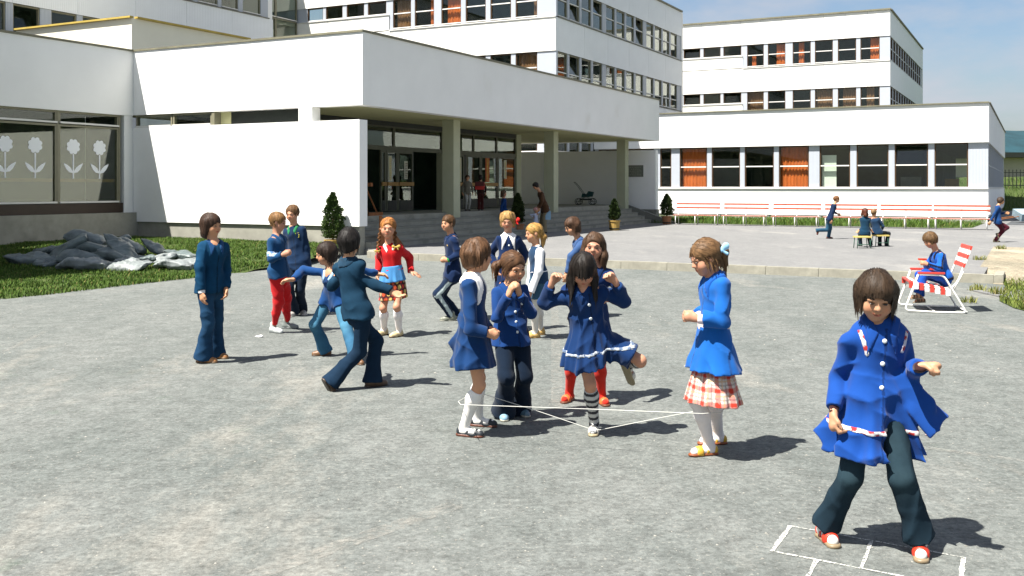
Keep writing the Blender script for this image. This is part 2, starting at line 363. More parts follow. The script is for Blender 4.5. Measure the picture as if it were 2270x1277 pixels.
def lawn_mesh():
    # triangulated fan subdivided by a grid clipped to the polygon
    P = np.array([(p[0], p[1]) for p in lawn_pts]); n = len(P)
    fr, bk = P[:9], P[[13,12,11,10,9]]
    def rs(c, k):
        d = np.r_[0, np.cumsum(np.linalg.norm(np.diff(c, axis=0), axis=1))]; t = np.linspace(0, d[-1], k)
        return np.stack([np.interp(t, d, c[:,0]), np.interp(t, d, c[:,1])], 1)
    f, b_ = rs(fr, GX), rs(bk, GX); g = np.random.default_rng(3)
    V = []
    for j in range(GY):
        s = j/(GY-1); q = f*(1-s)+b_*s
        wob = g.normal(0, .012, GX)*(0 < j < GY-1)
        if j == 0: q = q + np.stack([g.normal(0,.05,GX), g.normal(0,.06,GX)], 1)
        V.append(np.stack([q[:,0], q[:,1], bank_z(q[:,0], q[:,1]) - (0.02 if j == 0 else 0) + wob], 1))
    V = np.concatenate(V); idx = np.arange(GX*GY).reshape(GY, GX)
    Fq = np.stack([idx[:-1,:-1].ravel(), idx[:-1,1:].ravel(), idx[1:,1:].ravel(), idx[1:,:-1].ravel()], 1)
    return mesh_np('lawn', V, Fq, M_SOIL, True)
o = link('lawn', lawn_mesh()); o['kind'] = 'structure'
GC = ((.030,.068,.009),(.088,.145,.022))
grass('lawn_grass', None, lawn_pts, 120000, .055, 5, bank_z, GC)
ver = [(-1.9,B),]
bench_strip = [B(20.6,2.0), B(21.0,-2), B(20.7,-6), B(20.9,-9), B(20.7,-11.6), B(21.6,-12.7), B(27,-12.9), B(28.4,-9), B(28.4,2.0)]
o = sheet('verge', [(p[0],p[1],.156) for p in bench_strip], M_SOIL)
grass('verge_grass', None, bench_strip, 16000, .16, 8, lambda x, y: .156+0*x, GC)
rp = [gpt(2228,604), gpt(2216,616), gpt(2230,640), gpt(2215,668), gpt(2248,684), gpt(2330,705), gpt(2420,690), gpt(2420,604)]
o = sheet('rough_grass', [(p[0],p[1],.011) for p in rp], M_SOIL)
grass('rough_grass_blades', None, rp, 9000, .07, 9, lambda x, y: .012+0*x, ((.055,.085,.012),(.16,.19,.04)))
# weeds in the paving joints
wp = [gpt(2160,590,.0), gpt(2195,575,.0), gpt(2215,600,.0), gpt(2200,612,.0)]
for k, (u, v) in enumerate(((2172,592),(2163,645),(2150,672),(2200,650),(2215,655),(2222,566),(2190,603))):
    c = gpt(u, v); grass('weed_tuft', None, [c+Vector((-.12,-.08,0)), c+Vector((.12,-.08,0)), c+Vector((.12,.1,0)), c+Vector((-.12,.1,0))], 60, .09, 20+k, lambda x, y, v=v: (.15 if v < 600 else .02)+0*x, ((.09,.11,.02),(.2,.2,.06)))
# grassy slope far right and the wooded hill behind it
def strip_mesh(name, rows, m):
    V = [p for r in rows for p in r]; k = len(rows[0]); idx = np.arange(len(V)).reshape(len(rows), k)
    Fq = np.stack([idx[:-1,:-1].ravel(), idx[:-1,1:].ravel(), idx[1:,1:].ravel(), idx[1:,:-1].ravel()], 1)
    return link(name, mesh_np(name, np.array(V), Fq, m, True))
xs = np.linspace(25, 120, 24)
rows = [[(x, y, zz + .12*math.sin(x*1.3+y)) for x in xs] for y, zz in ((66,.0),(69,.55),(72,1.2),(76,2.0),(82,2.6),(110,2.8))]
o = strip_mesh('grass_slope', rows, M_SOIL); o['kind'] = 'structure'
sl = [Vector((27,64.5,0)), Vector((60,64.5,0)), Vector((60,78,0)), Vector((30,78,0))]
grass('slope_grass', None, sl, 9000, .35, 31, lambda x, y: np.interp(y, [62,66,69,72,76,82],[-.1,0,.55,1.2,2.0,2.6]), GC)
M_HILL = mat('wooded_hill', (.010,.040,.052), .95, .35, .02)  # distance haze is put into this blue-green colour
hr = np.random.default_rng(4)
HX = np.linspace(-2600, 2600, 130)
rows = []
for j, y in enumerate((1700, 1850, 2000, 2200, 2400, 2600)):
    s = (0, .35, .68, .93, 1.0, .7)[j]
    rows.append([(x, y, s*(112 + 75*math.exp(-((x-650)/620)**2) + 22*math.sin(x/310.) + 10*math.sin(x/97.+1) + hr.normal(0, 2.5)) - 8) for x in HX])
o = strip_mesh('wooded_hill', rows, M_HILL); o['kind'] = 'structure'
# ------------------------------------------------------------------ buildings: local x = A (away), local y = B (left), z up
class Bld:
    def __init__(s, name, a0, b0, label, cat='building'):
        s.a0, s.b0 = a0, b0
        s.e = meta(empty(name, B(a0, b0), RZB), label, cat)
    def box(s, name, a0, a1, b0, b1, z0, z1, m, parent=None):
        a0, a1 = min(a0,a1), max(a0,a1); b0, b1 = min(b0,b1), max(b0,b1)
        o = MB().box(-(a1-a0)/2, (a1-a0)/2, -(b1-b0)/2, (b1-b0)/2, 0, z1-z0).build(name, m, parent or s.e)
        o.location = ((a0+a1)/2-s.a0, (b0+b1)/2-s.b0, z0); return o
    def at(s, o, orient, plane, pos, z):
        """orient 'F' faces -A (x runs to -B from pos), 'S' faces -B (x runs to +A from pos)"""
        if orient == 'F': o.location = (plane-s.a0, pos-s.b0, z); o.rotation_euler = (0,0,-math.pi/2)
        else: o.location = (pos-s.a0, plane-s.b0, z)
        return o
WIN = {}
def win_meshes(w, h, tr, frame, hop):
    key = (round(w,2), round(h,2), tr, frame.name, hop)
    if key in WIN: return WIN[key]
    f = .055; fr = MB()
    fr.box(0, f, .0, .10, 0, h); fr.box(w-f, w, .0, .10, 0, h)
    fr.box(f, w-f, .0, .10, h-f, h); fr.box(f, w-f, .0, .10, 0, f)
    panes = []
    if tr:
        zt = h*tr; fr.box(f, w-f, .005, .095, zt-.03, zt+.03)
        for z0, z1 in ((f, zt-.03), (zt+.03, h-f)): panes.append((z0, z1))
    else: panes.append((f, h-f))
    pm = []
    for z0, z1 in panes:
        pm.append((MB().box(f, w-f, -.006, .006, 0, z1-z0).me('pane', M_GLASS), z0))
    rails = MB().box(f, w-f, -.014, -.002, h*tr-.028, h*tr+.028).me('transom_rail', M_SILL) if tr else None
    sill = MB().box(.02, w-.02, -.05, .0-.002, .004, .05).me('sill', M_SILL)
    WIN[key] = (fr.me('window_frame', frame), pm, rails, sill); return WIN[key]
CURT = {}
def curtain_mesh(w, h, m, seed):
    key = (round(w,2), round(h,2), m.name, seed)
    if key not in CURT:
        n = max(8, int(w/.045)); g = np.random.default_rng(seed); V = []
        ph = np.cumsum(g.uniform(.7, 1.5, n+1))
        for z in (0, h):
            for i in range(n+1): V.append((w*i/n, .03*math.sin(ph[i]*1.6) + (.012 if z == 0 else 0)*math.sin(i), z))
        Fq = [(i, i+1, n+2+i, n+1+i) for i in range(n)]
        CURT[key] = mesh('curtain', V, Fq, m, True)
    return CURT[key]
def window(bd, orient, plane, pos, z, w, h, tr=.5, frame=None, curtain=None, tilt=None, rec=.09, blind=None):
    fm, pm, rl, sl = win_meshes(w, h, tr, frame or M_FRAME, 0)
    o = link('window', fm, bd.e); bd.at(o, orient, plane, pos, z)
    d = Vector((rec,0,0)) if orient == 'F' else Vector((0,rec,0)); o.location += d
    for i, (me, z0) in enumerate(pm):
        p = link('pane', me, o, (0, .05, z0))
        if tilt == i or tilt == 9:
            p.rotation_euler = (R(-17 if i or not tr else -12), 0, 0)
    if rl: link('transom_rail', rl, o)
    link('sill', sl, o)
    if curtain:
        for (x0, x1, z0, z1, c, sd_) in curtain:
            link('curtain', curtain_mesh((x1-x0)*w, (z1-z0)*h-.06, c, sd_), o, (x0*w, .20, z0*h+.04))
    if blind:
        x0, x1, z0, z1 = blind
        link('blind', MB().box(x0*w, x1*w, .24, .26, z0*h+.06, z1*h-.06).me('blind', M_BLIND), o)
    return o
def cladding(bd, orient, plane, p0, p1, z0, z1, step, m, gap=.012):
    """a spandrel: dark backing with separate cladding panels in front"""
    lo, hi = min(p0,p1), max(p0,p1); n = max(1, round((hi-lo)/step)); w = (hi-lo)/n
    if orient == 'F': bd.box('spandrel', plane+.032, plane+.30, lo, hi, z0+.004, z1-.004, M_CONCD)
    else: bd.box('spandrel', lo, hi, plane+.032, plane+.30, z0+.004, z1-.004, M_CONCD)
    for i in range(n):
        a, c = lo+i*w+gap/2, lo+(i+1)*w-gap/2
        if orient == 'F': bd.box('cladding_panel', plane, plane+.03, a, c, z0, z1, m)
        else: bd.box('cladding_panel', a, c, plane, plane+.03, z0, z1, m)
def pilaster(bd, orient, plane, p0, p1, z0, z1, m=None):
    lo, hi = min(p0,p1), max(p0,p1)
    if orient == 'F':
        # own mesh frame turned so the ribs run upright
        o = MB().box(0, hi-lo, .05, .24, 0, z1-z0).build('pilaster', m or M_PILF, bd.e); bd.at(o, 'F', plane, hi, z0)
    else:
        o = MB().box(0, hi-lo, .05, .24, 0, z1-z0).build('pilaster', m or M_PILF, bd.e); bd.at(o, 'S', plane, lo, z0)
    return o
def fill_pilasters(bd, orient, plane, p0, p1, wins, z0, z1):
    """piers between the given window intervals"""
    iv = sorted((min(a,b), max(a,b)) for a, b in wins); cur = min(p0,p1)
    for a, b in iv:
        if a-cur > .02: pilaster(bd, orient, plane, cur, a, z0, z1)
        cur = b
    if max(p0,p1)-cur > .02: pilaster(bd, orient, plane, cur, max(p0,p1), z0, z1)
def coping(bd, pts, z, w=.34, h=.07, m=None):
    """metal cap along parapet runs (each run its own piece)"""
    for (a0,b0,a1,b1) in pts:
        bd.box('coping', min(a0,a1)-(w/2 if a0==a1 else 0), max(a0,a1)+(w/2 if a0==a1 else 0), min(b0,b1)-(w/2 if b0==b1 else 0), max(b0,b1)+(w/2 if b0==b1 else 0), z, z+h, m or M_COPE)
OC, BC = M_CURT, M_CURTB

# ---- entrance building with canopy ------------------------------------------------
ent = Bld('entrance_building', 0, 0, 'white single storey entrance building with deep flat canopy on columns over the steps')
ZT, ZB, LA = 5.56, 3.75, 22.2
ent.box('fascia', 0, .32, .0, 8.0, ZB, ZT, M_RENDER)                       # sunlit face
ent.box('fascia', .322, LA, .0, .32, ZB, ZT, M_RENDER)                    # long face over the steps
ent.box('fascia', LA-.32, LA, .322, 9.0, ZB, ZT, M_RENDER)
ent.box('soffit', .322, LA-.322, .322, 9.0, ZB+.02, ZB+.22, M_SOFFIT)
ent.box('roof', .322, LA-.322, .322, 12.0, ZT-.45, ZT-.12, M_ROOF)
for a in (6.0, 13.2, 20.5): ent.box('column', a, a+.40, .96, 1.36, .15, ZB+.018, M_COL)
# sunlit wall with its slot of clerestory windows
ent.box('wall', 0, .34, .10, 8.0, .72, 3.39, M_RENDER)
ent.box('plinth', .06, .32, .16, 8.0, -.1, .718, M_CONC)
ent.box('pillar', .0, .33, 1.58, 2.02, 3.392, ZB-.002, M_RENDER)
ent.box('pillar', .02, .31, 4.93, 5.03, 3.392, ZB-.002, M_FRAMEG)
for b0, b1 in ((7.94, 6.53), (6.50, 5.05)):
    window(ent, 'F', -.04, b0, 3.392, b0-b1, ZB-3.394, 0, M_FRAMEG)
ent.box('window_strip', .26, .30, 2.04, 4.6, 3.392, ZB-.004, M_DARKF)  # opaque dark panel fills the open stretch of the slot
ent.box('window_strip', .25, .30, 4.55, 4.92, 3.392, ZB-.004, M_SOFFIT)
# wing to the left, in shade, with the display windows
ent.box('fascia', -24, -.002, 8.0, 8.32, ZB-.02, ZT, M_RENDER)
ent.box('roof', -24, .30, 8.33, 22, ZT-.45, ZT-.12, M_ROOF)
ent.box('wall', -.30, -.002, 8.02, 8.34, .98, ZB-.022, M_RENDER)
ent.box('apron', -24, -.302, 8.06, 8.30, .99, 1.26, mat('brown_apron', (.035,.022,.014), .5, .2, 3))
ent.box('plinth', -24, -.002, 7.86, 8.34, -.1, .985, M_CONC)
ent.box('plinth', -.001, .058, 7.86, 8.0, -.1, .716, M_CONC)
M_FLOWER = mat('white_paper', (.80,.82,.84), .8, .04, 3)
def flower_mesh():
    V, Fq = [], []
    def poly(pts):
        n = len(V); V.extend((x, 0, z) for x, z in pts); Fq.append(tuple(range(n, n+len(pts))))
    poly([((.178+.040*abs(math.sin(4*t)))*math.cos(t), .86+(.173+.040*abs(math.sin(4*t)))*math.sin(t)) for t in np.linspace(0, 2*math.pi, 64, endpoint=False)])
    poly([(-.022,.0),(.022,.0),(.022,.66),(-.022,.66)])
    for s in (-1,1):
        p = [(s*(.023),.15),(s*.13,.17),(s*.22,.25),(s*.29,.37),(s*.30,.42),(s*.18,.365),(s*.08,.29),(s*.023,.20)]
        poly(p if s > 0 else p[::-1])
    return mesh('flower_sticker', V, [tuple(reversed(f)) for f in Fq], M_FLOWER)
FLM = flower_mesh()
xs_ = [-.44, -2.45, -4.46, -6.47, -8.48, -10.49]
for i in range(5):
    x1, x0 = xs_[i]+.0, xs_[i+1]+.05
    w = x1-x0
    t = window(ent, 'S', 8.06, x0, 1.27, w, 2.10, 0, M_FRAMEG, rec=.02)
    for k in range(2):
        link('flower_sticker', FLM, t, (w*(.25 if k == 0 else .685), .040, .66))
    for ch_ in t.children:
        if ch_.name.startswith('pane'): ch_.data = ch_.data.copy(); ch_.data.materials[0] = M_GLASSW
    link('shelf_board', MB().box(.06, w-.06, .10, .16, .57, .66).me('shelf_board', M_WOOD), t)
    window(ent, 'S', 8.06, x0, 3.39, w, .34, 0, M_FRAMEG, rec=.02)
    ent.box('mullion', x1, x1+.048, 8.07, 8.2, 1.262, ZB-.03, M_FRAMEG)
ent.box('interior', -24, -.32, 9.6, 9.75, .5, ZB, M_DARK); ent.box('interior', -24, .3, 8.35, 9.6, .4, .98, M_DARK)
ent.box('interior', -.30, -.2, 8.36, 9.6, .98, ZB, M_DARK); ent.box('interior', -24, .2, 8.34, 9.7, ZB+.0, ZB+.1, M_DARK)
# the wing turns a corner beyond the left edge of the yard and shades the lawn
ent.box('wall', -17, -7.75, 3.5, 7.98, .72, 6.9, M_RENDER); ent.box('plinth', -17, -7.71, 3.46, 7.84, -.1, .718, M_CONC); ent.box('coping', -17, -7.69, 3.44, 7.98, 6.901, 6.96, M_COPE)
# roof box behind, with ochre cap
ent.box('rooftop_box', 3.15, 8.7, 11.6, 17.4, ZT-.5, 7.28, mat('cream_render', (.76,.73,.60), .9, .04, 1))
coping(ent, [(3.12,11.57,3.12,17.4),(3.30,11.57,8.7,11.57)], 7.284, .16, .06, M_COPEY)
coping(ent, [(.15,-.02,.15,8.16),(.322,.14,LA,.14),(-24,8.14,-.022,8.14),(LA-.15,.33,LA-.15,9.0)], ZT+.002, .36, .055)
# porch: floor, steps, screen wall
FZ = .92
ent.box('porch_floor', .36, LA-.6, 1.20, 9.0, .15, FZ, M_CONC)
for i in range(4):
    z1 = FZ - .154*(i+1); b1 = 1.20 - .30*(i) - .002
    for k in range(7):
        a0 = .36+k*2.97; ent.box('step', a0, a0+2.962, b1-.30, b1, .15, z1, M_CONC)
        ent.box('step_edge', a0, a0+2.962, b1-.30-.012, b1-.30-.001, z1-.05, z1+.003, M_CONCD)
ent.box('screen_wall', LA-.35, LA-.02, .05, 9.0, .72, 3.34, M_RENDER)
ent.box('plinth', LA-.37, LA-.0, .01, 9.0, .1, .718, M_CONCD)
o = MB().prism([(0,0),(2.3,0),(0,.78)], 0, .2).build('ramp_cheek', M_CONCD, ent.e); o.location = (LA-.66, 1.2, .14); o.rotation_euler = (R(90),0,R(-90))
M_PLAQ = mat('stone_plaque', (.15,.16,.13), .7, .25, 14)
q = ent.box('plaque', LA-.375, LA-.352, .62, 1.32, 2.16, 2.68, M_PLAQ)
M_LET = mat('plaque_lettering', (.26,.27,.22), .7, .1, 8)
for r_ in range(5):
    L = (.50,.42,.52,.36,.46)[r_]; x = -L/2
    rr = random.Random(r_)
    while x < L/2:
        wl = rr.uniform(.03,.09); o = MB().box(-.002, .0, 0, wl, 0, .035).build('lettering', M_LET, q); o.location = (-.0125, x, .07+r_*.085); x += wl+.03
# glazed entrance, recessed
GB = 3.20
ent.box('glazing_beam', .36, 14.9, GB, GB+.12, 3.62, ZB+.018, M_DARKF)
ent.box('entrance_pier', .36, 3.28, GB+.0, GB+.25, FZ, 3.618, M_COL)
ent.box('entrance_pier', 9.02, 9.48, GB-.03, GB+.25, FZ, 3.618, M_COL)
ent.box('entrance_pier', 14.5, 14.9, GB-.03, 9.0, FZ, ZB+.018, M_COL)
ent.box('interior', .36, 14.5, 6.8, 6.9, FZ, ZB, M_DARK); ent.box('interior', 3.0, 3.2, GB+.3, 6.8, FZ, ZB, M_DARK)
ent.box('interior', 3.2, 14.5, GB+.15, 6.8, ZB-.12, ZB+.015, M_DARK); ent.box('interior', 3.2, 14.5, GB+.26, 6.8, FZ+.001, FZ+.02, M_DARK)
ent.box('glazing_transom', 3.30, 14.5, GB+.0, GB+.09, 2.86, 2.95, M_DOORF)
def lobby_pane(a0, a1, z0, z1, name='glazing'):
    w, h = a1-a0, z1-z0; f = .045
    fr = MB().box(0,f,0,.07,0,h).box(w-f,w,0,.07,0,h).box(f,w-f,0,.07,h-f,h).box(f,w-f,0,.07,0,f)
    o = fr.build(name, M_DOORF, ent.e); ent.at(o, 'S', GB+.01, a0, z0)
    link('pane', MB().box(f, w-f, .03, .042, f, h-f).me('pane', M_GLASSL), o); return o
for a0, a1 in ((3.30,6.1),(6.1,9.0),(9.5,11.2),(11.2,12.95),(12.95,14.48)): lobby_pane(a0, a1, 2.952, 3.616)
M_PAPER = mat('poster_paper', (.50,.50,.40), .9, .06, 4); M_PAPERR = mat('red_poster', (.42,.12,.05), .9, .2, 9); M_INK = mat('poster_ink', (.10,.05,.04), .9, .3, 9); M_INKY = mat('poster_yellow', (.55,.42,.10), .9, .2, 9)
def door(a0, a1, ang=0.0, poster=None, hinge=0, wood=True):
    w, h = a1-a0, 2.855-FZ-.02; f = .075
    fr = MB().box(0,f,0,.06,0,h).box(w-f,w,0,.06,0,h).box(f,w-f,0,.06,h-f,h).box(f,w-f,0,.06,0,.34)
    o = fr.build('door', M_DOORF if ang == 0 else M_DARKF, ent.e)
    ent.at(o, 'S', GB+.01, a0 if hinge == 0 else a1, FZ+.022)
    if hinge == 1: o.rotation_euler = (0,0,R(ang)); 
    if hinge == 0 and ang: o.rotation_euler = (0,0,R(ang))
    sx = 1 if hinge == 0 else -1
    if hinge == 1: o.scale = (-1,1,1)
    link('pane', MB().box(f, w-f, .025, .037, .34, h-f).me('pane', M_GLASSL), o)
    if wood: link('push_bar', MB().box(.02, w-.02, -.05, -.012, .80, .92).me('push_bar', M_WOOD), o)
    link('kick_plate', MB().box(f, w-f, -.008, -.001, .03, .33).me('kick_plate', M_DARKF), o)
    if poster is not None:
        x0, pw, z0, ph, pm, im = poster
        pb = link('poster', MB().box(x0, x0+pw, .015, .023, z0, z0+ph).me('poster', pm), o)
        lm = MB(); rr = random.Random(int(a0*10)); z = z0+ph-.06
        while z > z0+.05:
            x = x0+pw*.3; 
            while x < x0+pw*.72: wl = rr.uniform(.015,.04); lm.box(x, x+wl, .0125, .0148, z-.03, z); x += wl+.012
            z -= .055
        link('lettering', lm.me('lettering', im), pb)['kind'] = 'stuff'
    return o
door(3.34, 4.28, 0, (.42,.20,1.05,.62,M_PAPER,M_INK))
ent.box('door_post', 4.285, 4.36, GB+.012, GB+.08, FZ+.02, 2.858, M_DOORF)
door(4.40, 5.34, 92, None)                                                     # standing open inwards
door(5.36, 5.66, 0, None); door(5.68, 6.3, 0, (.12,.2,.95,.8,M_PAPER,M_INKY)); door(6.32, 7.2, 0, (.38,.19,1.02,.58,M_PAPER,M_INK))
door(7.22, 8.2, 92, None, wood=False)
door(9.5, 10.5, 0, (.62,.22,.95,.86,M_PAPER,M_INKY))
ent.box('door_post', 10.52, 10.62, GB+.012, GB+.08, FZ+.02, 2.858, M_DARKF)
door(10.64, 11.7, 0, None); door(11.74, 13.0, 0, (.35,.30,.95,.92,M_PAPERR,M_INKY)); door(13.04, 14.46, 0, (.50,.22,1.08,.72,M_PAPER,M_INKY), wood=False)

# ---- generic storey block -----------------------------------------------------------
def solid(bd, a0, a1, b0, b1, z0, z1, inset=2.2):
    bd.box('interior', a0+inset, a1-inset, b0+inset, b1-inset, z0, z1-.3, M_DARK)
rw = random.Random(11)
def rnd_curtain(w):
    r_ = rw.random()
    if r_ < .30: return None
    if r_ < .52: return [(.02,.34,0,1,OC,rw.randrange(9))]
    if r_ < .68: return [(.60,.98,0,1,OC,rw.randrange(9))]
    if r_ < .80: return [(.04,.96,0,1,BC,rw.randrange(9))]
    return [(.05,.95,0,.5,OC,rw.randrange(9))]

# ---- low wing on the right -----------------------------------------------------------
low = Bld('classroom_wing', 29.05, -12.97, 'long low white classroom wing behind the red benches, orange curtains in its windows')
low.box('wall', 29.05, 29.35, -12.97, 6.0, .36, 1.62, M_RENDER); low.box('wall', 29.352, 57, -12.97, -12.67, .36, 1.62, M_RENDER)
low.box('plinth', 29.10, 29.35, -12.92, 6.0, -.1, .358, M_CONC); low.box('plinth', 29.352, 57, -12.92, -12.6, -.1, .358, M_CONC)
low.box('fascia', 28.95, 29.35, -13.0, 6.0, 3.71, 5.46, M_RENDER); low.box('fascia', 29.352, 57, -13.0, -12.62, 3.71, 5.46, M_RENDER)
low.box('roof', 29.36, 57, -12.6, 6.0, 4.9, 5.2, M_ROOF)
coping(low, [(29.05,-13.0,29.05,6.0),(29.23,-12.88,57,-12.88)], 5.462, .36, .05)
low.box('ledge', 28.98, 29.36, -12.98, 6.0, 1.622, 1.66, M_SILL); low.box('ledge', 29.362, 57, -12.99, -12.66, 1.622, 1.66, M_SILL)
lw = [(3.97,2.56),(2.36,.95+.8),(1.31,-.13),(-.37,-1.81),(-2.04,-3.48),(-3.72,-5.16),(-5.65,-7.07),(-7.35,-8.78),(-9.04,-10.49),(-10.75,-12.16)]
lw[1] = (2.36, 1.75); lw = lw[1:]; lw += [(4.1,2.7),(5.8,4.4)]
spec = {0:(None,None,None), 1:([(.04,.98,0,1,OC,1)],None,None), 2:(None,None,None), 3:(None,None,None), 4:([(.03,.97,0,1,OC,2)],None,None), 5:(None,None,(.06,.52,.0,.80)), 6:(None,None,None), 7:(None,1,None), 8:(None,None,None), 9:(None,None,None), 10:(None,None,None)}
for i, (b0, b1) in enumerate(lw):
    c, t_, bl = spec[i]; window(low, 'F', 29.05, b0, 1.664, b0-b1, 2.04, .52, None, c, t_, blind=bl)
fill_pilasters(low, 'F', 29.05, -12.97, 6.0, lw, 1.662, 3.708)
sw = []
a = 29.9
while a < 56: sw.append((a, a+1.35)); a += 1.55
for a0, a1 in sw: window(low, 'S', -12.97, a0, 1.664, 1.35, 2.04, .52, M_FRAMEG)
fill_pilasters(low, 'S', -12.97, 29.30, 57, sw, 1.662, 3.708)
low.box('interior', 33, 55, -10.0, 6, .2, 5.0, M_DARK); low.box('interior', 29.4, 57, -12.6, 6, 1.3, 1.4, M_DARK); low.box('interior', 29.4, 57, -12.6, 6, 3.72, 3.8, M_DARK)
M_SHELF = mat('classroom_cupboard', (.28,.17,.05), .7, .2, 3)
low.box('cupboard', 31.6, 32.1, -11.6, -11.0, 1.3, 2.1, M_SHELF); low.box('cupboard', 31.8, 32.3, -9.9, -9.0, 1.3, 2.2, M_CONCD)

# ---- tall block on the right -----------------------------------------------------------
far = Bld('far_classroom_block', 49.7, -6.37, 'three storey white classroom block rising above the low wing under the open sky')
FA, FB0, FB1, FA2 = 49.7, -6.37, 22.0, 71.3
def block_rows(bd, rows, roofz, base, orient, plane, p0, p1, wins_of_row, m, step):
    """bands between the window rows; rows = list of (z0, z1)"""
    zs = [base] + [z for r_ in rows for z in r_] + [roofz]
    for i in range(0, len(zs), 2): cladding(bd, orient, plane, p0, p1, zs[i], zs[i+1], step, m)
    for (z0, z1), wins in zip(rows, wins_of_row):
        fill_pilasters(bd, orient, plane, p0, p1, wins, z0+.002, z1-.002)
big = [(3.11,1.94),(1.66,.45),(-.04,-1.26),(-1.53,-2.72),(-3.04,-4.23),(-4.49,-5.72)]
sml = [(7.74,6.49),(6.26,5.01),(4.81,3.52),(9.1,7.94)]
rows = [(3.4,5.0),(6.75,8.40),(10.10,11.70)]
zs = rows
# front: big windows
for r_i, (z0, z1) in enumerate(rows):
    if r_i == 0: continue
    for i, (b0, b1) in enumerate(big):
        window(far, 'F', FA, b0, z0+.05, b0-b1, z1-z0-.06, .52, None, [[(.25,.5,0,.5,OC,1)],[(.45,.98,0,1,OC,2)],[(.3,.6,0,1,OC,3)],None,None,[(.5,.98,0,1,OC,4)]][i] if r_i == 2 else [[(.03,.97,0,1,BC,5)],None,None,[(.03,.97,0,1,BC,6)],[(.25,.97,0,1,BC,7)],[(.3,.7,0,1,BC,8)]][i])
    for i, (b0, b1) in enumerate(sml):
        window(far, 'F', FA, b0, z0+.86, b0-b1, z1-z0-.87, 0, None, None, 0 if (r_i, i) in ((2,0),(1,0),(1,2)) else None)
    fill_pilasters(far, 'F', FA, FB0, 3.42, big, z0+.002, z1-.002); fill_pilasters(far, 'F', FA, 3.42, 9.3, sml, z0+.84, z1-.002)
    cladding(far, 'F', FA, 3.42, 9.3, z0, z0+.835, 1.45, M_CLADW)
    far.box('sill', FA-.05, FA+.03, FB0, 3.40, z0-.05, z0-.003, M_SILL); far.box('sill', FA-.05, FA+.03, 3.42, 9.3, z0+.80, z0+.832, M_SILL)
    cladding(far, 'F', FA, 9.3, FB1, z0, z1, 1.45, M_CLADW)
for z0, z1 in ((5.0,6.75),(8.402,10.048),(11.702,13.40)): cladding(far, 'F', FA, FB0, FB1, z0, z1, 1.45, M_CLADW)
sw = []; a = FA+.55
while a < FA2-1: sw.append((a, a+1.3)); a += 1.55
for z0, z1 in rows[1:]:
    for a0, a1 in sw: window(far, 'S', FB0, a0, z0+.05, 1.3, z1-z0-.06, .52)
    fill_pilasters(far, 'S', FB0, FA+.26, FA2, sw, z0+.002, z1-.002)
for z0, z1 in ((5.0,6.75),(8.402,10.098),(11.702,13.40)): cladding(far, 'S', FB0, FA+.001+.30, FA2, z0, z1, 1.55, M_CLADS)
for z0, z1 in ((5.0,6.75),(8.402,10.048),(11.702,13.40)): far.box('corner_post', FA+.002, FA+.298, FB0-.001, FB0+.03, z0, z1, M_CLADS)
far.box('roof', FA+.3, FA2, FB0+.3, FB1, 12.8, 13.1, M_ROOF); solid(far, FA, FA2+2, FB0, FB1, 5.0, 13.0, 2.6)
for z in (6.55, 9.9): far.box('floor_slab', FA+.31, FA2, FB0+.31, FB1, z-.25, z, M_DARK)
far.box('wall', FA2, FA2+.3, FB0, FB1, .1, 13.4, M_RENDER)
coping(far, [(FA+.1,FB0-.05,FA+.1,FB1),(FA+.3,FB0+.1,FA2,FB0+.1)], 13.402, .40, .10)

# ---- middle block -----------------------------------------------------------
cen = Bld('middle_classroom_block', 24.1, 5.97, 'tall white classroom block behind the canopy with a long row of mirrored side windows')
CA, CB0, CB1, CA2 = 24.1, 5.97, 24.0, 43.8
big = [(15.58,14.43),(14.2,13.0),(12.56,11.37),(11.1,9.91),(9.65,8.46),(8.21,7.0)]
sml = [(21.35,20.25),(20.06,18.91),(18.64,17.46),(17.22,16.01)]
cb = [[[(.1,.9,0,1,BC,1)],[(.7,.98,0,1,OC,2)],[(.2,.95,0,1,OC,3)],None,None,[(.75,.98,0,1,BC,4)]], [None,None,None,None,None,[(.03,.97,0,1,BC,5)]], [None]*6]
for r_i, (z0, z1) in enumerate(reversed(rows)):
    for i, (b0, b1) in enumerate(big): window(cen, 'F', CA, b0, z0+.05, b0-b1, z1-z0-.06, .52, None, cb[r_i][i])
    for i, (b0, b1) in enumerate(sml): window(cen, 'F', CA, b0, z0+.86, b0-b1, z1-z0-.87, 0)
    fill_pilasters(cen, 'F', CA, CB0, 15.80, big, z0+.002, z1-.002); fill_pilasters(cen, 'F', CA, 15.80, CB1, sml, z0+.84, z1-.002)
    cladding(cen, 'F', CA, 15.80, CB1, z0, z0+.835, 1.45, M_CLADW)
    cen.box('sill', CA-.05, CA+.03, CB0, 15.78, z0-.05, z0-.003, M_SILL); cen.box('sill', CA-.05, CA+.03, 15.80, CB1, z0+.80, z0+.832, M_SILL)
for z0, z1 in ((.15,3.4),(5.002,6.698),(8.402,10.048),(11.702,13.30)): cladding(cen, 'F', CA, CB0, CB1, z0, z1, 1.45, M_CLADW)
e_ = [25.0,25.33,26.5,26.72,28.07,28.37,29.6,30.11,31.35,31.69,32.93,33.21,34.51,34.8,36.01,36.48,37.75,38.08,39.24,39.58,40.97,41.24,42.42,43.45]
sw = [(24.30,25.32),(25.50,26.66),(26.84,28.0),(28.18,29.42)]
g0 = 30.0
sw = []
for k in range(3):
    for j in range(4): sw.append((24.32+k*6.42+j*1.53, 24.32+k*6.42+j*1.53+1.27))
opens = {(2,1):0,(2,3):1,(2,7):9,(1,1):1,(0,2):1}
